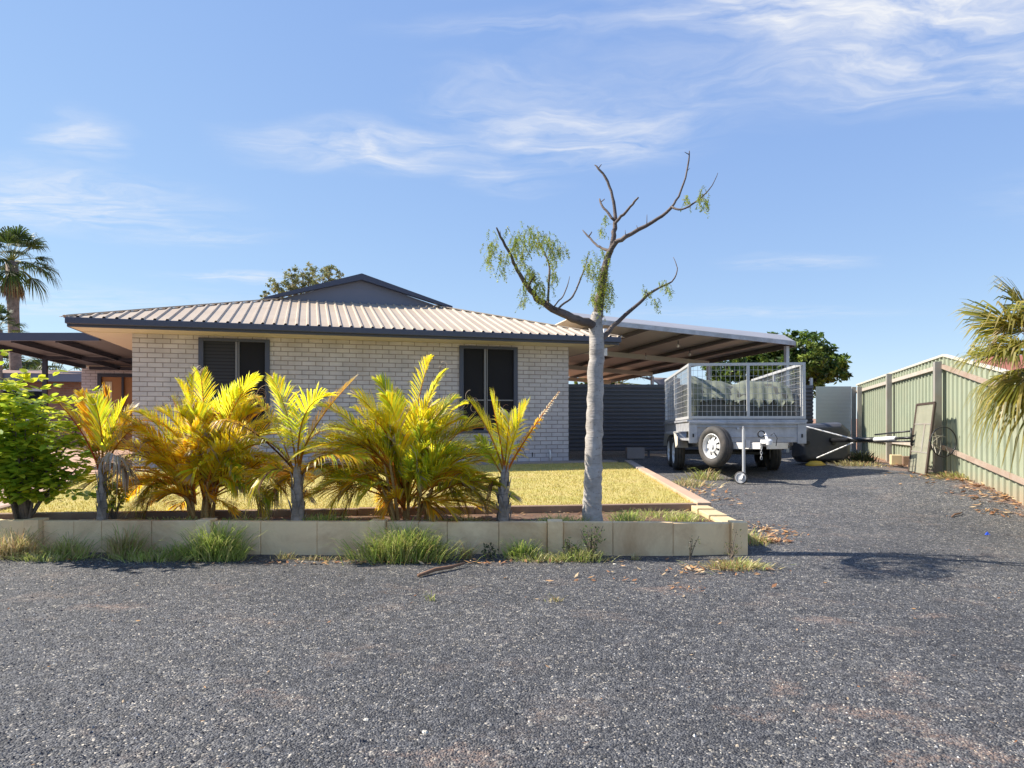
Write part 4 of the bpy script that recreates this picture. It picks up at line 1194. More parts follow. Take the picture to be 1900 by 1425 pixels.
# --- clumps
def palm_clump(name, px, Z, wpx, toppx, n, cols, label, seed, stems=9, lowbrown=4):
    random.seed(seed)
    b = at(px, 965, Z); b.z = .25
    e = empty(name, b, label=label, cat='palm')
    hh = (965 - toppx) / F * Z; ww = wpx / F * Z
    m = MB()
    canes = []
    for k in range(stems + 1):
        a = uni(0, 6.28); rr_ = uni(.02, .17)
        p = Vector((rr_ * math.cos(a), rr_ * math.sin(a) * .6, -.02)); q = p + Vector((math.cos(a) * uni(.04, .22), math.sin(a) * .08, uni(.30, .62)))
        m.tube([p, p.lerp(q, .5) + Vector((0, 0, .03)), q], [.019, .014, .009], 7); canes.append(q)
    m.build('stem', M['cane'], e)
    for k in range(n):
        f = (k + .5) / n
        az = k * 2.399 + uni(-.35, .35)
        el = R(76 - 70 * f ** 1.05 + uni(-10, 10))
        L = hh * (.86 - .10 * f) * uni(.60, 1.08)
        out = Vector((math.cos(az) * ww / hh * 1.55, math.sin(az) * .36, 0))
        st = min(canes, key=lambda c_: (c_.x - math.cos(az) * .15 * f * 1.5) ** 2 + uni(0, .02)) * uni(.35, 1.0)
        dirv = Vector((out.x * math.cos(el), out.y * math.cos(el), math.sin(el)))
        mid = st + dirv * L * .60 + Vector((0, 0, .12 * L))
        sag = L * (.04 + .30 * math.cos(el) * uni(.4, 1.2))
        end = st + dirv * L * 1.0 + Vector((out.x * .10 * L, out.y * .08 * L, -sag))
        end.z = max(end.z, .10); end.y = max(end.y, -.16); mid.y = max(mid.y, -.16)
        if f > .82: cs = random.choice([[GRN, LIME, YEL], [YEL, ORA], [BRN, ORA, YEL]])
        else: cs = random.choice(cols)
        frond(st, mid, end, cs, e, nleaf=int(30 + 8 * rnd()), ll=uni(.19, .32), lw=uni(.010, .014), droop=uni(.05, .45), vee=uni(.1, .8), start=.20, dead_tip=.10 if rnd() < .45 else 0, rach=random.choice([(.75, .36, .05), (.70, .55, .07), (.50, .22, .05)]), rr=.007, spread=uni(.7, 1.0))
    # dried fronds drooping at the foot
    for k in range(lowbrown + 2):
        az = random.choice((0, math.pi)) + uni(-.4, .4)
        st = Vector((math.cos(az) * .1, 0, .30)); L = ww * uni(.45, .85)
        frond(st, st + Vector((math.cos(az) * L * .8, math.sin(az) * .2, .18)), st + Vector((math.cos(az) * L, math.sin(az) * .22, uni(-.26, -.05))), random.choice([[BRN, GRN, (.24, .15, .06)], [GRN, LIME, GRN], [YEL, BRN]]), e, nleaf=20, ll=.20, lw=.010, droop=1.1, start=.3)
    return e
M['cane'] = bark_mat('palm_cane', (.24, .13, .04), (.44, .27, .09))
palm_clump('palm_clump', 372, 6.42, 145, 704, 118, [[YEL, YEL, ORA], [YEL, YEL, LIME], [YEL, LIME], [YEL], [YEL, LIME]], 'wide golden palm clump in front of the left window', 21)
palm_clump('palm_clump', 755, 6.35, 152, 692, 132, [[YEL, LIME], [LIME, LIME, YEL], [LIME, GRN, YEL], [YEL, YEL, LIME], [LIME, YEL]], 'tallest and fullest yellow green palm clump between the two windows', 33)

# --- single palms
def single_palm(px, Z, trunk_top_px, r, fronds, label, seed, boot=8):
    random.seed(seed)
    b = at(px, 967, Z); b.z = .24
    top = at(px + 1, trunk_top_px, Z)
    e = empty('young_palm', b, label=label, cat='palm')
    m = MB(); t = top - b
    m.tube([(0, 0, -.03), (0, 0, .02), t * .5, t], [r * 1.45, r * 1.3, r, r * .75], 12)
    boots(m, Vector((0, 0, .0)), t, r * 1.15, r * .85, boot + 8)
    m.tube([t, t + Vector((0, 0, .10))], [r * .75, r * .35], 10)
    m.build('trunk', M['palm_trunk'], e)
    for (cpx, cpy, tpx, tpy, dz, cols, kw) in fronds:
        c = at(cpx, cpy, Z + dz * .6) - b; q = at(tpx, tpy, Z + dz) - b
        frond(t + Vector((uni(-.02, .02), uni(-.02, .02), -.02)), c, q, cols, e, **kw)
    return e
K = dict
single_palm(189, 6.25, 880, .033, [
    (165, 800, 98, 738, -.1, [YEL, ORA], K(ll=.28, nleaf=26, droop=.15, start=.3, rach=(.6, .16, .05), spread=.7)),
    (185, 790, 150, 730, .2, [YEL, ORA], K(ll=.26, nleaf=24, droop=.1, start=.3, spread=.6)),
    (195, 780, 200, 726, .1, [YEL, ORA, BRN], K(ll=.26, nleaf=24, droop=.1, start=.3, spread=.6)),
    (205, 800, 232, 745, -.1, [YEL, LIME], K(ll=.28, nleaf=26, droop=.15, start=.25, spread=.7)),
    (220, 800, 262, 790, .1, [YEL, STR], K(ll=.28, nleaf=24, droop=.5, start=.3, dead_tip=.4)),
    (178, 800, 122, 762, .2, [YEL, ORA, LIME], K(ll=.26, nleaf=24, droop=.15, start=.3, spread=.7)),
    (192, 790, 176, 745, -.2, [YEL, LIME], K(ll=.28, nleaf=26, droop=.15, start=.25, spread=.7)),
    (212, 795, 246, 758, .25, [YEL, STR, YEL], K(ll=.27, nleaf=26, droop=.3, start=.25, spread=.75, dead_tip=.2)),
    (175, 820, 115, 800, .3, [YEL, LIME, ORA], K(ll=.26, nleaf=22, droop=.4, start=.3)),
    (215, 840, 238, 880, -.15, [STR, STR, BRN], K(ll=.20, nleaf=16, droop=1.4, start=.3, rach=STR)),
    (205, 830, 222, 850, -.2, [STR, (.7, .66, .6)], K(ll=.20, nleaf=16, droop=1.6, start=.3, rach=STR)),
    (230, 845, 275, 838, -.1, [BRN, YEL], K(ll=.2, nleaf=16, droop=.6, start=.3)),
], 'young palm with orange stalks between the shrub and the golden clump', 4)
single_palm(552, 6.25, 880, .048, [
    (560, 800, 662, 698, .0, [ORA, YEL, ORA], K(ll=.22, nleaf=26, droop=.1, start=.35, dead_tip=.1, spread=.75)),
    (540, 760, 505, 702, .1, [YEL, LIME], K(ll=.30, nleaf=26, droop=.2, start=.25)),
    (545, 740, 610, 735, -.1, [LIME, YEL, LIME], K(ll=.32, nleaf=30, droop=.4, start=.2, vee=.6)),
    (520, 790, 470, 735, .2, [YEL, ORA, LIME], K(ll=.28, nleaf=26, droop=.3, start=.25)),
    (560, 780, 640, 800, .2, [LIME, YEL], K(ll=.30, nleaf=26, droop=.5, start=.2)),
    (520, 810, 455, 810, -.1, [YEL, LIME, BRN], K(ll=.28, nleaf=26, droop=.6, start=.25)),
    (600, 820, 672, 850, -.2, [YEL, ORA, LIME], K(ll=.30, nleaf=28, droop=.5, start=.2)),
    (500, 850, 472, 900, -.1, [LIME, BRN, YEL], K(ll=.26, nleaf=24, droop=.9, start=.25)),
    (600, 840, 640, 900, .1, [GRN, LIME], K(ll=.28, nleaf=24, droop=.8, start=.3)),
    (525, 870, 492, 935, .2, [BRN, BRN, GRN], K(ll=.22, nleaf=18, droop=1.2, start=.3)),
    (460, 770, 405, 782, -.3, [ORA, YEL, BRN], K(ll=.22, nleaf=26, droop=.8, start=.45, rach=(.2, .08, .04))),
], 'palm with a bare grey trunk between the two clumps', 9)
single_palm(934, 6.22, 884, .042, [
    (915, 800, 874, 748, -.05, [YEL, LIME], K(ll=.30, nleaf=28, droop=.12, start=.22, spread=.62)),
    (925, 790, 912, 742, .0, [LIME, YEL], K(ll=.36, nleaf=32, droop=.15, start=.15, spread=.62, rach=(.62, .26, .05))),
    (950, 810, 975, 752, .1, [LIME, YEL], K(ll=.34, nleaf=30, droop=.25, start=.18, spread=.7)),
    (960, 830, 1038, 726, -.1, [ORA, YEL], K(ll=.11, nleaf=26, droop=.9, start=.25, dead_tip=.35, rach=(.65, .27, .05), rr=.010)),
    (945, 800, 945, 770, .2, [LIME, YEL, (.7, .7, .5)], K(ll=.28, nleaf=24, droop=.3, start=.25)),
    (915, 850, 888, 812, .1, [LIME, GRN], K(ll=.22, nleaf=20, droop=.4, start=.3)),
    (912, 875, 908, 940, .0, [BRN, (.2, .11, .06)], K(ll=.16, nleaf=18, droop=1.3, start=.3, rach=BRN)),
], 'small upright palm with a long orange stalk beside the right window', 15, 12)

# --- broadleaf crowns
def leafquad(m, c, s, col, flat=0.0, w=.5):
    a = Vector((uni(-1, 1), uni(-1, 1), uni(-1, 1) * (1 - flat))).normalized()
    b = a.cross(Vector((uni(-1, 1), uni(-1, 1), uni(-1, 1)))).normalized()
    n = a.cross(b) * s * .12
    m.add([c - a * s * .5, c - a * s * .1 + b * s * w * .5 + n, c + a * s * .5, c - a * s * .1 - b * s * w * .5 + n], [(0, 1, 2, 3)] if 0 else [(0, 1, 2), (0, 2, 3)], col)

def crown_tree(name, base, trunk_h, r, blobs, leaf, nleaf, cols, label, cat='tree', group=None, mat='far_leaf', bark='bark_dark', density=1.6, limbs=True, wr=.5, lean=(0, 0), trunk=True, hollow=.35):
    base = Vector(base)
    e = empty(name, base, label=label, cat=cat, group=group)
    m = MB(); top = Vector((lean[0], lean[1], trunk_h))
    if trunk: m.tube([(0, 0, -.1), (0, 0, trunk_h * .3), top * .7, top], [r * 1.3, r, r * .8, r * .6], 10)
    for (bx, by, bz, br) in blobs:
        q = Vector((bx, by, bz))
        s_ = top * uni(.55, 1.0)
        mid = s_.lerp(q, .5) + Vector((uni(-.1, .1) * br, uni(-.1, .1) * br, -.1 * br))
        m.tube([s_, mid, q], [r * .45, r * .28, r * .1], 6)
        for k in range(4):
            d_ = Vector((uni(-1, 1), uni(-1, 1), uni(-.6, 1))).normalized() * br * .8
            m.tube([mid.lerp(q, uni(.3, 1)), q + d_], [r * .16, r * .04], 4)
    m.build('trunk', M[bark], e, smooth=True)
    m = MB(); tot = sum(b[3] ** 2 for b in blobs)
    for (bx, by, bz, br) in blobs:
        n = int(nleaf * br * br / tot)
        # small twiglet clusters within each mass keep gaps and an uneven rim
        kcl = max(5, n // 26)
        for k in range(kcl):
            v = Vector((uni(-1, 1), uni(-1, 1), uni(-1, 1)))
            while v.length > 1: v = Vector((uni(-1, 1), uni(-1, 1), uni(-1, 1)))
            v = v.normalized() * (v.length ** hollow) * uni(.8, 1.12)
            cc = Vector((bx, by, bz)) + v * br
            rr = br * uni(.14, .30); shade = random.choice(cols)
            for _ in range(int(26 * density / 1.6)):
                p = cc + Vector((random.gauss(0, .5), random.gauss(0, .5), random.gauss(0, .42))) * rr
                c = lerpc(shade, random.choice(cols), rnd() * .5)
                leafquad(m, p, leaf * uni(.6, 1.25), c, .2, wr)
    m.build('crown', M[mat], e)
    return e

# shrub at the left end of the bed
def shrub():
    random.seed(44)
    b = at(48, 966, 6.3); b.z = .24
    e = empty('leafy_shrub', b, label='bushy green and yellow broadleaf shrub at the left end of the bed', cat='shrub')
    m = MB()
    S = F / 6.3
    tips = []
    for (x, y) in [(-60, 700), (-30, 760), (0, 690), (30, 700), (60, 735), (90, 770), (20, 800), (120, 800), (60, 830), (0, 850), (110, 860), (150, 845), (-50, 830), (140, 740), (75, 760), (40, 770), (-20, 720), (-40, 790), (10, 745), (45, 715), (100, 735), (-10, 800), (70, 800), (-30, 840)]:
        tip = Vector(((x - 48) / S, uni(-.35, .35), (966 - y) / S)); tips.append(tip)
        m.tube([(uni(-.05, .05), uni(-.04, .04), -.02), Vector((tip.x * .25 + uni(-.03, .03), tip.y * .3, tip.z * .35)), Vector((tip.x * .7, tip.y * .7, tip.z * .7)), tip], [.018, .013, .008, .003], 6)
    m.build('stem', M['bark_dark'], e, smooth=True)
    m = MB(); G1, G2, G3, Y1 = (.34, .52, .05), (.48, .62, .06), (.20, .36, .04), (.90, .86, .06)
    for tip in tips:
        for k in range(50):
            f = uni(.38, 1.08); c = Vector((tip.x * f, tip.y * f, tip.z * f)) + Vector((random.gauss(0, .10), random.gauss(0, .12), random.gauss(0, .09)))
            if c.z < .22: continue
            top = c.z > .85 or rnd() < .25
            # sprig: rosette of 5-8 oval leaves
            ax = Vector((uni(-.6, .6), uni(-.6, .6), 1)).normalized()
            for j in range(random.randint(4, 6)):
                th = uni(0, 6.28); dr = (Vector((math.cos(th), math.sin(th), uni(-.4, .6)))).normalized()
                L = uni(.06, .11); w = dr.cross(ax).normalized() * L * .26
                dn = Vector((0, 0, -1)) * L * uni(0, .25)
                col = lerpc(random.choice([G1, G2, G3]), Y1, rnd() * (1.0 if top else .35))
                m.add([c, c + dr * L * .35 + w, c + dr * L * .75 + w * .85 + dn * .5, c + dr * L + dn, c + dr * L * .75 - w * .85 + dn * .5, c + dr * L * .35 - w],
                      [(0, 1, 2, 3), (0, 3, 4, 5)], col)
    m.build('foliage', M['broad'], e)
shrub()
def small_plant(px, py, Z, hpx, n, cols, label, name='seedling', L0=.07, seed=1, z=.25):
    random.seed(seed)
    b = at(px, py, Z); b.z = z
    e = empty(name, b, label=label, cat='plant'); m = MB(); st = MB(); h = hpx / F * Z
    for k in range(n):
        a = uni(0, 6.28); r = h * uni(.1, .45); tip = Vector((r * math.cos(a), r * math.sin(a), h * uni(.4, 1)))
        st.tube([(0, 0, 0), tip * .5 + Vector((0, 0, .02)), tip], [.006, .004, .002], 5)
        for j in range(9):
            c = tip * uni(.4, 1.0) + Vector((random.gauss(0, .02), random.gauss(0, .02), random.gauss(0, .02)))
            leafquad(m, c, L0 * uni(.6, 1.2), random.choice(cols), 0, .45)
    st.build('stem', M['bark_dark'], e); m.build('foliage', M['broad'], e)
small_plant(212, 966, 6.35, 95, 12, [(.40, .42, .04), (.28, .36, .05), (.55, .48, .04)], 'small yellow green seedling right of the young orange stalked palm', seed=6)

# --- the pruned tree in the bed
def tube_px(m, pts, Z0, dz=0.0, n=9, r0=None):
    """branch through points the photograph shows: (px, py, radius) drifting dz in depth"""
    P = []; L = len(pts)
    for i, (x, y, r) in enumerate(pts): P.append(at(x, y, Z0 + dz * i / max(1, L - 1)))
    # smooth once
    Q, Rr = [], []
    for i in range(L - 1):
        for k in range(3):
            t = k / 3
            a = P[max(i - 1, 0)]; b = P[i]; c = P[i + 1]; d = P[min(i + 2, L - 1)]
            Q.append(.5 * ((2 * b) + (c - a) * t + (2 * a - 5 * b + 4 * c - d) * t * t + (3 * b - a - 3 * c + d) * t ** 3))
            Rr.append((pts[i][2] * (1 - t) + pts[i + 1][2] * t) * (uni(.94, 1.06) if pts[i][2] < .05 else uni(.99, 1.01)))
    Q.append(P[-1]); Rr.append(pts[-1][2])
    Q = [q if i in (0, len(Q) - 1) else q + Vector((uni(-1, 1), uni(-1, 1), uni(-1, 1))) * min(.007, Rr[i] * .32) for i, q in enumerate(Q)]
    m.tube([q - TB for q in Q], Rr, n)
    return Q
TZ = 6.30
TB = Vector((at(1099, 965, TZ).x, TZ, .22))
def pruned_tree():
    random.seed(12)
    e = empty('pruned_tree', TB, label='pruned leggy tree with smooth pale trunk and few drooping leaf sprays', cat='tree')
    m = MB()
    tube_px(m, [(1099, 978, .100), (1099, 955, .094), (1099.5, 930, .088), (1100, 905, .084), (1101, 878, .082), (1102, 850, .080), (1102.5, 815, .079), (1103, 780, .077), (1104, 740, .075), (1105, 700, .073), (1106, 675, .070), (1107, 650, .068), (1106, 622, .066), (1106, 605, .064), (1107, 592, .055), (1109, 580, .046)], TZ, 0, 18)
    for i, v in enumerate(m.v):
        k = mnoise.noise(Vector((v[0] * 9, v[1] * 9, v[2] * 5))) * .0035 + mnoise.noise(Vector((v[0] * 4, v[1] * 4, v[2] * 22))) * .0016
        ax_ = Vector((.03, 0, 0)); d_ = Vector((v[0] - .03 * (v[2] / 1.8), v[1], 0))
        if d_.length > 1e-4: d_.normalize()
        m.v[i] = (v[0] + d_.x * k, v[1] + d_.y * k, v[2])
    tk = m.build('trunk', M['bark'], e, smooth=True)
    m = MB(); lines = []
    def br(pts, z0, dz, n=8): lines.append(tube_px(m, pts, TZ + z0, dz, n)); return lines[-1]
    mainq = br([(1107, 596, .052), (1110, 578, .046), (1114, 550, .042), (1120, 513, .036), (1127, 482, .031), (1133, 464, .030)], 0, .05, 10)
    br([(1133, 466, .026), (1138, 437, .024), (1141.6, 416, .021), (1140, 386, .016), (1134, 356, .013), (1122.6, 328, .012), (1110, 312, .009), (1103, 306, .004)], .05, .15)
    br([(1110, 313, .007), (1116, 305, .003)], .2, 0, 5)
    br([(1141, 416, .015), (1152, 402, .013), (1165.6, 389, .011), (1177, 375, .010), (1184.5, 366, .007)], .08, -.15)
    br([(1177, 377, .007), (1170, 381, .003)], 0, 0, 5)
    br([(1139, 408, .013), (1125, 391, .011), (1116, 380, .010), (1112.5, 369, .007)], .08, .15)
    br([(1115, 375, .006), (1122, 369, .004)], .2, 0, 5)
    br([(1131, 470, .026), (1142, 452, .022), (1160.5, 440.6, .019), (1198.4, 419, .017), (1228.8, 400, .015), (1246.4, 384, .014)], .04, -.25)
    br([(1246.4, 384, .011), (1254, 373, .010), (1261.6, 358.5, .009), (1271.7, 330.7, .008), (1278, 298, .007), (1279, 280, .004)], -.21, .1)
    br([(1278, 286, .005), (1270, 282, .002)], -.12, 0, 5)
    br([(1274, 318, .003), (1280, 312, .0015)], -.14, 0, 4)
    br([(1246.4, 384, .010), (1259, 389, .009), (1279, 382.5, .008), (1304.5, 363.6, .006), (1322, 343, .004), (1332, 320.6, .002)], -.21, -.3)
    br([(1200, 417, .004), (1200.5, 398, .002)], -.15, 0, 4)
    br([(1184, 427, .004), (1181, 418, .002)], -.12, 0, 4)
    br([(1161, 440, .004), (1160, 427, .002)], -.08, 0, 4)
    br([(1131, 465, .015), (1117, 460, .012), (1105, 453, .011), (1089.8, 437, .009), (1081, 426.7, .004)], .04, .3)
    br([(1092, 440, .008), (1098, 430, .005)], .25, 0, 5)
    br([(1108, 612, .046), (1096, 601, .042), (1072, 594, .039), (1041.8, 580, .035), (1016.5, 568, .031), (996, 553, .026), (978.6, 531.6, .023), (963.5, 507.6, .018), (953.4, 487, .014), (943, 464.6, .013), (928, 439, .011), (921, 422, .006)], 0, -.45, 10)
    br([(929, 440, .004), (928, 428, .002)], -.42, 0, 4)
    br([(1017, 569, .011), (1018, 540, .010), (1019, 512.7, .010), (1019, 492, .009), (1009, 467, .007), (998.9, 452, .005)], -.22, .2)
    br([(979, 533, .009), (985, 522, .008), (992.5, 512, .006)], -.3, -.1)
    br([(1026.6, 571, .007), (1035, 560, .006), (1044, 550.6, .006), (1052, 533, .005), (1057, 512.7, .002)], -.2, .25)
    br([(1033, 575, .010), (1048, 562, .009), (1062, 550.6, .009), (1072, 530, .008), (1079.7, 510, .007), (1087, 490, .005), (1092, 467, .002)], -.18, .3)
    br([(1113, 634, .030), (1122, 622, .026), (1148, 596, .020), (1185.8, 563, .016), (1201, 548, .014), (1223.7, 533, .010), (1246.5, 522.8, .008), (1256.5, 502.5, .005), (1254, 488, .004), (1249, 477, .002)], 0, .35, 10)
    br([(1201, 548, .006), (1198, 538, .002)], .15, 0, 4); br([(1204, 546, .005), (1196, 540, .002)], .15, 0, 4); br([(1224, 533, .005), (1223, 524, .002)], .2, 0, 4)
    # knobs of cut stubs
    m.build('branch', M['bark_dark'] if 0 else M['bark_branch'], e, smooth=True)
    # drooping sprays of small leaflets
    m = MB()
    cl = [(-16, 170, 760, 45, 70), (-16, 150, 850, 35, 60), (-12, 235, 880, 35, 80), (-13, 380, 720, 55, 70), (-14, 470, 700, 65, 70), (-13, 400, 830, 40, 90), (-12, 530, 720, 60, 60),
          (-8, 600, 760, 60, 60), (-5, 680, 790, 50, 40), (-10, 340, 800, 40, 80), (-6, 620, 840, 30, 100), (-8, 430, 960, 50, 60), (-8, 520, 1080, 55, 70), (-9, 400, 1120, 30, 60), (-6, 620, 1010, 35, 60),
          (-4, 880, 900, 50, 70), (-3, 930, 950, 45, 60), (0, 1000, 900, 35, 80), (0, 985, 1000, 35, 90), (0, 970, 1100, 40, 90), (0, 960, 1200, 40, 70), (1, 920, 1120, 30, 70), (1, 1030, 1080, 30, 80), (1, 1010, 1160, 40, 60),
          (5, 1380, 1180, 25, 40), (6, 1430, 1035, 45, 25), (4, 1310, 1100, 30, 30), (6, 1470, 1085, 20, 30), (-8, 1590, 415, 25, 30), (-9, 1700, 400, 30, 60), (-9, 1745, 460, 25, 40), (3, 965, 650, 30, 20), (-10, 285, 640, 15, 15), (2, 1000, 560, 20, 20), (-9, 470, 1010, 40, 60), (-8, 560, 1130, 30, 40)]
    FG = [(.40, .50, .05), (.26, .36, .05), (.52, .54, .06), (.18, .26, .06), (.5, .5, .07)]
    for (dz, cx_, cy_, rx, ry) in cl:
        n = int((rx + 8) * (ry + 8) / 170)
        for k in range(n):
            x = 870 + (cx_ + random.gauss(0, .55) * rx) / 3.958; y = 260 + (cy_ + random.gauss(0, .6) * ry) / 3.958
            p = at(x, y, TZ + dz * .03 + random.gauss(0, .10)) - TB
            # a pinnate spray hanging down
            d_ = Vector((uni(-.6, .6), uni(-.6, .6), -1)).normalized(); L = uni(.05, .12)
            col = random.choice(FG)
            tw = d_.cross(Vector((0, 1, 0))).normalized() * .0015
            m.add([p - tw, p + tw, p + d_ * L], [(0, 1, 2)], (.3, .25, .08))
            for j in range(8):
                c = p + d_ * L * j / 7
                for sg in (-1, 1):
                    s_ = Vector((uni(-1, 1), uni(-1, 1), uni(-.8, .1))).normalized() * .023
                    w = s_.cross(d_).normalized() * .0048
                    m.add([c, c + s_ * .55 + w, c + s_, c + s_ * .55 - w], [(0, 1, 2, 3)], lerpc(col, random.choice(FG), .3))
    m.build('foliage', M['far_leaf'], e)
M['bark_branch'] = bark_mat('branch_bark', (.085, .062, .055), (.19, .145, .12))
pruned_tree()

# --- fan palms
def fan_leaf(m, base, tip, size, cols, n=26, droop=.3, spreadang=150, petc=(.35, .35, .08), w=.02, hang=.25):
    base, tip = Vector(base), Vector(tip)
    T = (tip - base).normalized(); up = Vector((0, 0, 1))
    S = T.cross(up)
    if S.length < .1: S = Vector((1, 0, 0))
    S.normalize(); N = S.cross(T)
    m.tube([base, base.lerp(tip, .5) + up * .03, tip], [size * .022, size * .015, size * .011], 5, col=petc)
    for k in range(n):
        a = R(spreadang) * ((k + .5) / n - .5) * 2 * .5 * 1.0
        dr = (T * math.cos(a) + S * math.sin(a) + N * .12 * uni(-1, 1)).normalized()
        L = size * (1 - .25 * abs(a) / R(spreadang / 2)) * uni(.88, 1.05)
        wv = dr.cross(N).normalized() * w * size
        c = lerpc(random.choice(cols), random.choice(cols), rnd())
        q0 = tip; q1 = tip + dr * L * .45 - up * L * droop * .1; q2 = tip + dr * L * .78 - up * L * droop * .42; q3 = tip + dr * L * .97 - up * L * (droop * .9 + hang * rnd())
        m.add([q0, q1 - wv + N * w * size * .5, q1 + N * -w * size * .2, q1 + wv + N * w * size * .5, q2 - wv * .75, q2 + wv * .75], [(0, 1, 2), (0, 2, 3), (1, 4, 5, 3)], c)
        m.add([q2 - wv * .75, q2 + wv * .75, q3], [(0, 1, 2)], lerpc(c, (.5, .4, .2), .3 if rnd() < .5 else 0))
def fan_palm(name, px, ground, Z, crown_py, r, size, n, cols, dead, label, seed, group=None, spread=(-35, 85), trunkmat='palm_brown', sag=0.0, x=None, dz=None, only=None, w=.02):
    random.seed(seed)
    top = at(px, crown_py, Z); base = Vector((top.x + sag, top.y, ground))
    e = empty(name, base, label=label, cat='palm', group=group)
    t = top - base; m = MB()
    m.tube([(0, 0, -.2), t * .3 + Vector((.05, 0, 0)), t * .7, t], [r * 1.3, r * 1.05, r, r * 1.1], 12); m.build('trunk', M[trunkmat], e, smooth=True)
    m = MB(); dm = MB()
    for k in range(n):
        f = (k + .5) / n; az = k * 2.399; el = R(spread[1] + (spread[0] - spread[1]) * f + uni(-8, 8))
        d_ = Vector((math.cos(az) * math.cos(el), math.sin(az) * math.cos(el), math.sin(el)))
        q = t + d_ * size * uni(.8, 1.1) - Vector((0, 0, .10 * size))
        fan_leaf(m, t, q, size * uni(.8, 1), cols, 24, .35 if el > 0 else .7, w=w)
    m.build('crown', M['far_leaf'], e)
    if dead:
        for k in range(dead):
            az = k * 2.399; d_ = Vector((math.cos(az) * .35, math.sin(az) * .35, -1)).normalized()
            q = t + d_ * size * uni(.3, .6) - Vector((0, 0, size * .15)); fan_leaf(dm, t, q, size * uni(.7, .95), [(.34, .20, .10), (.42, .28, .16), (.25, .15, .08)], 16, .1, 60, w=w * 1.1)
        dm.build('dead_skirt', M['litter'], e)
    return e
FGR = [(.045, .08, .02), (.07, .12, .025), (.13, .18, .03), (.035, .06, .018)]
fan_palm('tall_fan_palm', 22, .2, 27, 485, .20, 1.0, 34, FGR, 16, 'tall fan palm with a brown skirt of dead leaves above the patio roof', 3, sag=.2, spread=(-30, 80), w=.028)
fan_palm('fan_palm', -4, .2, 24, 612, .13, .62, 18, FGR, 4, 'lower fan palm beside the tall one at the edge of the patio roof', 5, 'palms behind the patio', w=.028)
fan_palm('fan_palm', 105, .2, 33, 700, .22, 1.1, 20, FGR, 0, 'short fan palm showing behind the patio post above the neighbouring roof', 8, 'palms behind the patio', w=.028)
fan_palm('fan_palm', 2, .2, 30, 690, .2, 1.1, 18, FGR, 3, 'short fan palm at the left over the pink neighbouring roof', 10, 'palms behind the patio', w=.028)
fan_palm('fan_palm', 1150, .2, 38, 712, .25, 1.3, 20, FGR, 3, 'distant fan palm seen under the carport over the charcoal fence', 13, w=.028)

def right_palm():
    random.seed(31)
    top = at(1985, 672, 7.6)
    base = Vector((top.x + .05, top.y, g(top.x, top.y)))
    e = empty('drooping_fan_palm', base, label='fan palm with spiky yellow green fronds hanging in from the right beside the green fence', cat='palm')
    t = top - base; m = MB()
    m.tube([(0, 0, -.1), t * .5, t], [.16, .14, .13], 14); boots(m, Vector((0, 0, .1)), t, .15, .13, 26); m.build('trunk', M['palm_brown'], e)
    C1 = [(.26, .26, .045), (.44, .40, .06), (.14, .16, .03), (.60, .48, .15)]
    tips = [(1868, 655, -.25, .66, .3), (1872, 600, 0, .72, .2), (1885, 720, .1, .62, .7), (1893, 640, -.2, .66, .25), (1905, 575, .2, .74, .25), (1888, 690, .15, .6, .5), (1925, 640, -.4, .7, .5), (1945, 720, -.2, .7, .8), (1900, 615, -.1, .72, .35), (1880, 650, .3, .55, .45), (1950, 560, .1, .7, .3), (1905, 700, -.3, .62, .75), (1975, 600, .6, .6, .3), (2050, 580, .1, .7, .4), (2080, 680, -.3, .7, .6), (2040, 760, .2, .6, .9), (1915, 680, .1, .66, .9), (2000, 700, -.6, .6, .7), (1935, 590, -.35, .62, .45)]
    for (x, y, dz, s, dr) in tips:
        q = at(x, y, 7.6 + dz) - base
        m = MB(); fan_leaf(m, t, q, s, C1, 48, dr, 200, (.5, .45, .12), w=.021, hang=.2); m.build('frond', M['leaf'], e)
    # dry curled threads
    m = MB()
    for k in range(90):
        p = at(uni(1850, 1990), uni(590, 720), 7.6 + uni(-.4, .3)) - base; pts = [p]; a = uni(0, 6.28)
        for j in range(7): a += uni(-.9, .9); p = p + Vector((math.cos(a) * .03, uni(-.01, .01), -.028)); pts.append(p)
        m.tube(pts, .0035, 4, col=(.55, .40, .25))
    m.build('dry_thread', M['litter'], e)
right_palm()

# --- trees beyond
def tree_px(name, px, base_z, Z, blobs_px, r, leaf, n, cols, label, seed, **k):
    random.seed(seed)
    b = at(px, 776, Z); b.z = base_z
    bl = []
    for (x, y, rr, dz) in blobs_px:
        p = at(x, y, Z + dz) - b; bl.append((p.x, p.y, p.z, rr / F * Z))
    return crown_tree(name, b, k.pop('th', 1.6), r, bl, leaf, n, cols, label, **k)
DG = [(.05, .10, .025), (.09, .17, .03), (.20, .29, .04), (.035, .065, .02), (.26, .33, .05)]
tree_px('dense_tree', 1440, .2, 26, [(1440, 668, 46, 0), (1390, 672, 40, 1), (1345, 678, 34, 0), (1490, 660, 40, -1), (1530, 675, 34, 0), (1555, 690, 20, 0), (1470, 640, 22, 0), (1507, 626, 8, 0), (1410, 655, 40, 1), (1500, 692, 40, 0), (1440, 700, 45, 1), (1370, 705, 40, 0), (1550, 668, 14, 0)],
        .22, .24, 17000, DG, 'dense dark green tree behind the carport and trailer', 51, th=1.2, wr=.38)
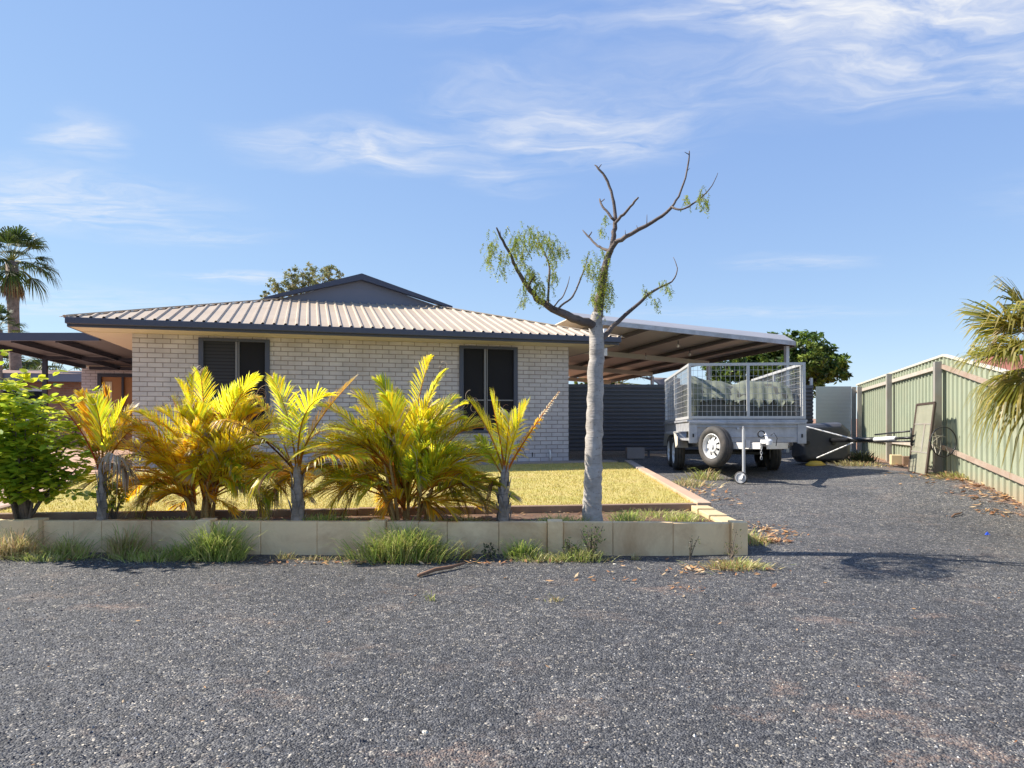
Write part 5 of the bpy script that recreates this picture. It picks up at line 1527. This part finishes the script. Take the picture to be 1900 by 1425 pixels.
tree_px('gum_tree', 570, .2, 34, [(545, 520, 24, 0), (572, 508, 20, .5), (612, 508, 20, -.5), (512, 532, 18, 0), (598, 524, 26, 0), (560, 542, 26, .4), (488, 548, 12, 0), (628, 524, 14, 0), (530, 552, 24, 0), (540, 506, 10, 0), (505, 550, 14, 0)],
        .18, .17, 4300, [(.28, .31, .12), (.40, .40, .16), (.18, .21, .08), (.48, .44, .20)], 'thin grey green tree showing over the roof beside the gable', 52, th=4.5, wr=.35, hollow=.6)
tree_px('garden_tree', 1350, .2, 40, [(1130, 712, 12, 0), (1080, 712, 14, 0), (1110, 718, 14, 0)], .2, .2, 2400, DG, 'dark hedge tree just visible under the carport roof', 53, th=1.5)
tree_px('bushy_tree', 60, .2, 36, [(60, 690, 22, 0), (40, 700, 22, 0), (85, 700, 18, 0), (15, 690, 18, 0)], .2, .2, 3000, DG, 'bushy green tree over the neighbouring roof at the left', 54, th=1.5)
tree_px('distant_tree', 1808, .2, 45, [(1806, 650, 9, 0), (1812, 658, 8, 0)], .1, .18, 500, DG, 'small dark treetop over the green fence beside the red roof', 55, th=3)

# ------------------------------------------------------------------ neighbours
def neighbour_left():
    o = Vector((-18.5, 24.5, .2)); e = empty('neighbour_house', o, R(14), label='neighbouring brown brick house with grey fascia behind the patio', cat='house')
    m = MB(); m.box(-9, 4.2, 0, 6, 0, 2.35); w = m.build('wall', M['brick_dark'], e)
    m = MB(); m.box(-9.4, 4.9, -.5, -.44, 2.34, 2.62); m.box(4.84, 4.9, -.439, 6.5, 2.34, 2.62); m.build('fascia', M['gable'], e)
    m = MB(); m.add([(-9.5, -.52, 2.62), (5.0, -.52, 2.62), (5.0, 6.6, 2.62), (-9.5, 6.6, 2.62), (-6.2, 3.0, 2.95), (1.7, 3.0, 2.95)], [(0, 1, 5, 4), (1, 2, 5), (2, 3, 4, 5), (3, 0, 4), (3, 2, 1, 0)]); m.build('roof', M['old_roof'], e)
    m = MB(); m.box(-1.2, 1.6, -.05, -.003, .9, 2.1); m.build('window', M['white'], e)
    m = MB(); m.box(-1.1, 1.5, -.06, -.051, 1.0, 2.0); m.build('pane', M['glass'], e)
neighbour_left()
def red_roof():
    o = Vector((19.0, 24.0, .2)); e = empty('red_roof_house', o, R(-10), label='house with a red tiled roof beyond the green fence', cat='house')
    m = MB(); m.box(-3, 6, 0, 7, 0, 2.4); m.build('wall', M['limestone'], e)
    m = MB(); m.add([(-3.6, -.6, 2.35), (6.6, -.6, 2.35), (6.6, 7.6, 2.35), (-3.6, 7.6, 2.35), (-.2, 3.5, 3.55), (3.2, 3.5, 3.55)], [(0, 1, 5, 4), (1, 2, 5), (2, 3, 4, 5), (3, 0, 4), (3, 2, 1, 0)]); m.build('roof', M['terracotta'], e)
red_roof()
m = MB()
c = [at(1190, 702, 27), at(1245, 702, 29), at(1245, 740, 29), at(1228, 745, 27)]
N_ = 8; vs = []
p00, p10, p11, p01 = at(1186, 700, 24), at(1262, 702, 27), at(1262, 728, 27), at(1216, 722, 24)
for i in range(N_ + 1):
    for j in range(N_ + 1):
        u, v = i / N_, j / N_
        p = p00.lerp(p10, u).lerp(p01.lerp(p11, u), v); p.z -= .25 * math.sin(math.pi * v) * (1 - u) * 0 + .12 * math.sin(math.pi * u) * math.sin(math.pi * v); p.x += .55 * math.sin(math.pi * v) * (1 - u) * .6; vs.append(p - p00)
m.add(vs, [(i * 9 + j, (i + 1) * 9 + j, (i + 1) * 9 + j + 1, i * 9 + j + 1) for i in range(8) for j in range(8)])
sl = m.build('shade_sail', M['sail'], smooth=True, loc=p00); tag(sl, 'brown shade sail stretched in the yard behind the charcoal fence', 'shade sail')
sm = sl.modifiers.new('thickness', 'SOLIDIFY'); sm.thickness = .01

# ------------------------------------------------------------------ grasses and weeds
def tuft(px, py, Z, h, w, n, cols, label, seed, name='grass_tuft', cat='grass tuft', group=None, z=None, depth=.14, blade=.0042, lean=1.15):
    random.seed(seed)
    b = at(px, py, Z); b.z = g(b.x, b.y) - .005 if z is None else z
    m = MB()
    h *= 1.12
    for k in range(int(n * 1.35)):
        r = Vector((random.gauss(0, .45) * w, random.gauss(0, .4) * depth, 0))
        hh = h * (uni(.25, .8) if rnd() < .8 else uni(.8, 1.15)) * (1 - .35 * min(1, abs(r.x) / (w + .01))); a = uni(0, 6.28); ln = hh * uni(.2, 1.15) * lean
        o = Vector((math.cos(a) * ln + r.x * .3, math.sin(a) * ln * .7 - abs(hh) * .1, 0)); sd_ = Vector((-math.sin(a), math.cos(a), 0)) * blade * uni(.5, 1)
        if abs(sd_.x) < blade * .3: sd_.x = blade * .4
        p0 = r; p1 = r + o * .35 + Vector((0, 0, hh * .55)); p2 = r + o * .75 + Vector((0, 0, hh * .9)); p3 = r + o * 1.15 + Vector((0, 0, hh * uni(.75, 1.05)))
        c = lerpc(random.choice(cols), random.choice(cols), rnd() * .6)
        m.add([p0 - sd_ * .6, p0 + sd_ * .6, p1 - sd_, p1 + sd_, p2 - sd_ * .6, p2 + sd_ * .6, p3], [(0, 1, 3, 2), (2, 3, 5, 4), (4, 5, 6)], c)
    return tag(m.build(name, M['grassblade'], loc=b), label, cat, group)
GG = [(.42, .54, .10), (.55, .62, .15), (.28, .40, .08), (.68, .62, .26)]
DRY = [(.72, .60, .34), (.56, .48, .22), (.45, .46, .16), (.60, .38, .20)]
MIXG = GG[:2] + DRY[:3]
tuft(30, 1035, 5.95, .26, .20, 380, DRY, 'dry straw coloured grass tuft at the left end of the block wall', 61, depth=.08)
tuft(125, 1035, 5.93, .20, .22, 320, MIXG, 'half dry low grass tuft right of the dark pillar at the left', 62, depth=.08)
tuft(235, 1035, 5.93, .27, .15, 380, DRY + GG[:1], 'reddish dry grass tuft below the golden clump', 63, depth=.09)
tuft(330, 1032, 5.92, .15, .22, 300, GG, 'low green grass tuft just left of the big bright one', 64, depth=.08)
tuft(405, 1036, 5.90, .31, .22, 800, GG + [(.45, .5, .12)], 'big bright green grass tuft arching against the block wall', 65, depth=.12, lean=1.1)
tuft(330, 966, 6.32, .06, .5, 330, MIXG, 'patchy low weeds in the bed under the golden clump', 105, z=.25, depth=.05)
tuft(850, 966, 6.30, .07, .4, 330, MIXG + DRY, 'patchy weeds in the bed under the fullest palm clump', 106, z=.25, depth=.08)
tuft(1220, 950, 6.75, .06, .5, 420, MIXG, 'thin weeds across the open bed in front of the brown kerb', 107, z=.25, depth=.35)
tuft(530, 1034, 5.95, .08, .10, 60, DRY, 'tiny dry tuft at the foot of the wall between the two big green ones', 66, depth=.05)
tuft(750, 1040, 5.85, .27, .36, 1500, GG + [(.42, .50, .10), (.36, .25, .10)], 'widest lush green grass patch in front of the wall', 67, depth=.16, lean=1.0)
tuft(748, 1000, 5.93, .34, .12, 160, GG + DRY[:1], 'tall thin green grass stems behind the widest patch', 68, depth=.04)
tuft(865, 1036, 5.9, .17, .05, 60, DRY, 'thin brown weed stalk right of the widest grass patch', 69, depth=.03)
tuft(968, 1034, 5.92, .17, .16, 300, GG, 'green grass tuft left of the middle pillar', 70, depth=.07)
tuft(1075, 1040, 5.86, .11, .24, 420, MIXG + [(.12, .18, .07)], 'flat grey green weed mat spreading below the middle pillar', 71, depth=.13)
tuft(1178, 1036, 5.9, .06, .05, 40, DRY, 'tiny tuft at the foot of the wall under the pruned tree', 72, depth=.04)
tuft(1365, 1056, 5.55, .07, .26, 520, DRY + GG[:1], 'creeping dry weed in front of the corner pillar', 73, depth=.18)
tuft(1396, 985, 6.5, .12, .12, 220, DRY + GG[:1], 'dry grass growing behind the corner pillar at the gravel edge', 74, depth=.2)
tuft(1310, 884, 11.3, .20, .30, 130, DRY + GG[:2], 'seeding grass stalks beside the trailer wheels', 75, depth=.3, blade=.009)
tuft(1275, 893, 10.4, .10, .35, 240, DRY, 'short dry grass along the gravel side of the pink kerb', 76, depth=.5, blade=.009)
tuft(1030, 1108, 4.6, .055, .05, 22, DRY, 'small lone tuft in the gravel in front of the middle pillar', 77, depth=.04)
tuft(800, 1104, 4.65, .07, .025, 14, MIXG, 'tiny green sprout in the gravel below the widest grass patch', 78, depth=.03)
tuft(1590, 862, 12.8, .10, .5, 260, DRY, 'dry grass between the hoop and the green fence corner', 79, depth=.4, blade=.01)
tuft(1790, 880, 10.2, .12, .5, 330, DRY + GG[:1], 'dry weeds under the green fence beside the tallest post', 80, depth=.3, blade=.009)
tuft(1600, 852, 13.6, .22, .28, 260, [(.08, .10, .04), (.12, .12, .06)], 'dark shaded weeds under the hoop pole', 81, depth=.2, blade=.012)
tuft(600, 966, 6.28, .10, .30, 260, GG, 'fine green grass in the bed right of the grey trunked palm', 82, z=.25, depth=.08)
tuft(460, 966, 6.30, .08, .20, 130, GG + DRY, 'sparse grass in the bed between golden clump and grey trunked palm', 83, z=.25, depth=.06)
tuft(1040, 965, 6.25, .09, .30, 260, GG + DRY[:1], 'low weeds in the bed between the upright palm and the pruned tree', 84, z=.25, depth=.10)
tuft(1165, 964, 6.35, .12, .16, 150, GG, 'green weeds in the bed just right of the pruned trunk', 85, z=.25, depth=.08)
tuft(1265, 962, 6.4, .10, .20, 170, GG + DRY[:2], 'mixed weeds in the bed corner beside the yellow blocks', 86, z=.25, depth=.12)
tuft(90, 1042, 5.86, .09, .30, 360, MIXG, 'low scrappy weeds trailing beside the dark left pillar', 101, depth=.12)
tuft(290, 1044, 5.84, .10, .34, 480, MIXG + GG[:1], 'trailing green weed mat between the reddish tuft and the big bright one', 102, depth=.12)
tuft(1000, 1046, 5.82, .07, .26, 260, MIXG, 'trailing weed mat left of the middle pillar at the gravel edge', 103, depth=.10)
tuft(590, 1038, 5.9, .05, .25, 130, DRY, 'thin line of dry weeds below the wall between the big tufts', 104, depth=.06)
small_plant(1098, 1040, 5.88, 66, 16, [(.10, .15, .05), (.14, .2, .06), (.2, .26, .08)], 'upright broadleaf weed growing right of the middle pillar', 'broadleaf_weed', .035, 87, z=0)
small_plant(1060, 1040, 5.9, 40, 12, [(.10, .15, .05), (.14, .2, .06)], 'low broadleaf weed touching the middle pillar', 'broadleaf_weed', .035, 88, z=0)
small_plant(1355, 1036, 5.9, 55, 5, [(.12, .15, .07), (.2, .2, .08)], 'spindly weed against the wall by the corner pillar', 'broadleaf_weed', .028, 89, z=0)
small_plant(1280, 1036, 5.9, 50, 3, [(.12, .15, .07), (.2, .2, .08)], 'thin sparse weed one block left of the corner pillar', 'broadleaf_weed', .026, 90, z=0)
small_plant(905, 1038, 5.9, 28, 6, [(.07, .10, .04), (.12, .15, .06)], 'dark small weed left of the green tuft by the middle pillar', 'broadleaf_weed', .04, 91, z=0)

def lawn_blades():
    random.seed(77); m = MB(); n = 0
    poly = lawn_poly
    def inside(x, y):
        c = False; j = len(poly) - 1
        for i in range(len(poly)):
            if (poly[i][1] > y) != (poly[j][1] > y) and x < (poly[j][0] - poly[i][0]) * (y - poly[i][1]) / (poly[j][1] - poly[i][1]) + poly[i][0]: c = not c
            j = i
        return c
    cs = [(.68, .55, .17), (.80, .64, .27), (.55, .48, .11), (.64, .54, .16)]
    while n < 60000:
        x, y = uni(-7, 2.4), 6.4 + 8 * rnd() ** 1.4
        if not inside(x, y): continue
        n += 1; h = uni(.012, .032); a = uni(0, 6.28); w = uni(.002, .0042)
        dx_, dy_ = math.cos(a) * w, math.sin(a) * w * .4
        m.add([(x - dx_ - .002, y - dy_, LZ), (x + dx_ + .002, y + dy_, LZ), (x + uni(-.015, .015), y + uni(-.015, .015), LZ + h)], [(0, 1, 2)], random.choice(cs))
    tag(m.build('lawn_grass', M['grassblade']), 'short dry grass blades of the lawn', 'grass', kind='stuff')
lawn_blades()

def litter():
    random.seed(99); m = MB()
    cs = [(.40, .20, .10), (.52, .32, .17), (.30, .15, .08), (.62, .46, .28), (.5, .28, .12)]
    def leaf(x, y, s):
        z = g(x, y) + uni(.004, .02); a = uni(0, 6.28); t = Vector((math.cos(a), math.sin(a), uni(-.3, .3))) * s; b = Vector((-math.sin(a), math.cos(a), uni(-.4, .4))) * s * uni(.25, .45); p = Vector((x, y, z)); k = Vector((0, 0, s * uni(.1, .4)))
        m.add([p - t, p + b + k * .3, p + t + k, p - b + k * .3], [(0, 1, 2, 3)] if rnd() < .5 else [(0, 1, 3), (1, 2, 3)], random.choice(cs))
    for (px, py, Z, rx, ry, n) in [(1430, 998, 6.5, .15, .12, 170), (1440, 975, 6.9, .25, .18, 50), (1860, 905, 9.3, .5, .35, 260), (1880, 930, 8.6, .5, .35, 170), (1850, 945, 8.0, .25, .2, 50), (1720, 880, 10.6, .4, .4, 40), (1780, 890, 10.0, .5, .3, 80), (1150, 1060, 5.2, .8, .3, 30), (1275, 1100, 4.8, .15, .2, 22), (1340, 1060, 5.5, .35, .2, 130), (1400, 960, 7.2, .3, .3, 90), (1310, 900, 9.5, .4, .8, 90), (700, 1046, 5.75, 1.8, .08, 160), (1660, 860, 12.5, .3, .3, 30)]:
        b = at(px, py, Z)
        for k in range(n):
            leaf(b.x + random.gauss(0, .6) * rx, b.y + random.gauss(0, .6) * ry, uni(.014, .048) * (Z / 7))
    for k in range(170):
        y = uni(2.2, 8); x = uni(-.75, .75) * y
        if y > 5.8 and x < 2.1: continue
        leaf(x, y, uni(.006, .018))
    for k in range(420):   # in the bed
        x = uni(-4.6, 1.9); y = uni(6.2, 6.35 + .12 * (x + 4.6)); n0 = len(m.v); leaf(x, y, uni(.012, .03))
        m.v[n0:] = [(v[0], v[1], v[2] + .255 - g(x, y)) for v in m.v[n0:]]
    tag(m.build('leaf_litter', M['litter']), 'scattered dry brown leaves on the gravel and dirt', 'litter', kind='stuff')
litter()
def stick(p, q, r, label):
    p, q = Vector(p), Vector(q); m = MB(); c = p
    m.tube([p - c, (q - p) * .35 + Vector((0, .01, r * .6)), (q - p) * .7 + Vector((0, -.012, 0)), q - c], [r * .8, r, r * .9, r * .4], 7)
    tag(m.build('stick', M['dead_wood'], smooth=True, loc=c), label, 'stick')
p = at(776, 1067, 5.25); q = at(862, 1045, 5.6); p.z = g(p.x, p.y) + .015; q.z = g(q.x, q.y) + .03
stick(p, q, .016, 'thick brown stick lying in front of the widest grass patch')
p = at(1766, 957, 7.8); q = at(1785, 950, 8.0); p.z = g(p.x, p.y) + .012; q.z = g(q.x, q.y) + .02
stick(p, q, .010, 'short dark twig on the open gravel right of the driveway')
p = at(1832, 989, 7.0)
m = MB(); m.add([(-.02, -.01, 0), (.02, -.015, 0), (.022, .02, 0), (-.015, .02, 0), (0, 0, .035), (.01, .01, .03)], [(0, 1, 4), (1, 2, 5, 4), (2, 3, 5), (3, 0, 4, 5)])
tag(m.build('plastic_scrap', M['blue'], loc=(p.x, p.y, g(p.x, p.y))), 'scrap of bright blue plastic on the gravel at the right', 'litter')
def stone(px, py, Z, r, label, seed):
    random.seed(seed); p = at(px, py, Z); m = MB()
    m.lathe((0, 0, 0), (0, 0, 1), [(-.3 * r, .6 * r), (.1 * r, r), (.45 * r, .7 * r), (.6 * r, .001)], 7); m.v = [(v[0] * uni(.8, 1.3), v[1] * uni(.7, 1.1), v[2] * uni(.8, 1.1)) for v in m.v]
    tag(m.build('pale_stone', M['cream'], loc=(p.x, p.y, g(p.x, p.y))), label, 'stone')
stone(788, 1371, 2.75, .014, 'pale stone chip low in the foreground gravel under the big palm clump', 1)
stone(680, 1341, 2.85, .012, 'small pale stone in the foreground gravel left of the other one', 2)
stone(1141, 1053, 5.7, .016, 'pale pebble in the gravel just below the pruned tree', 3)
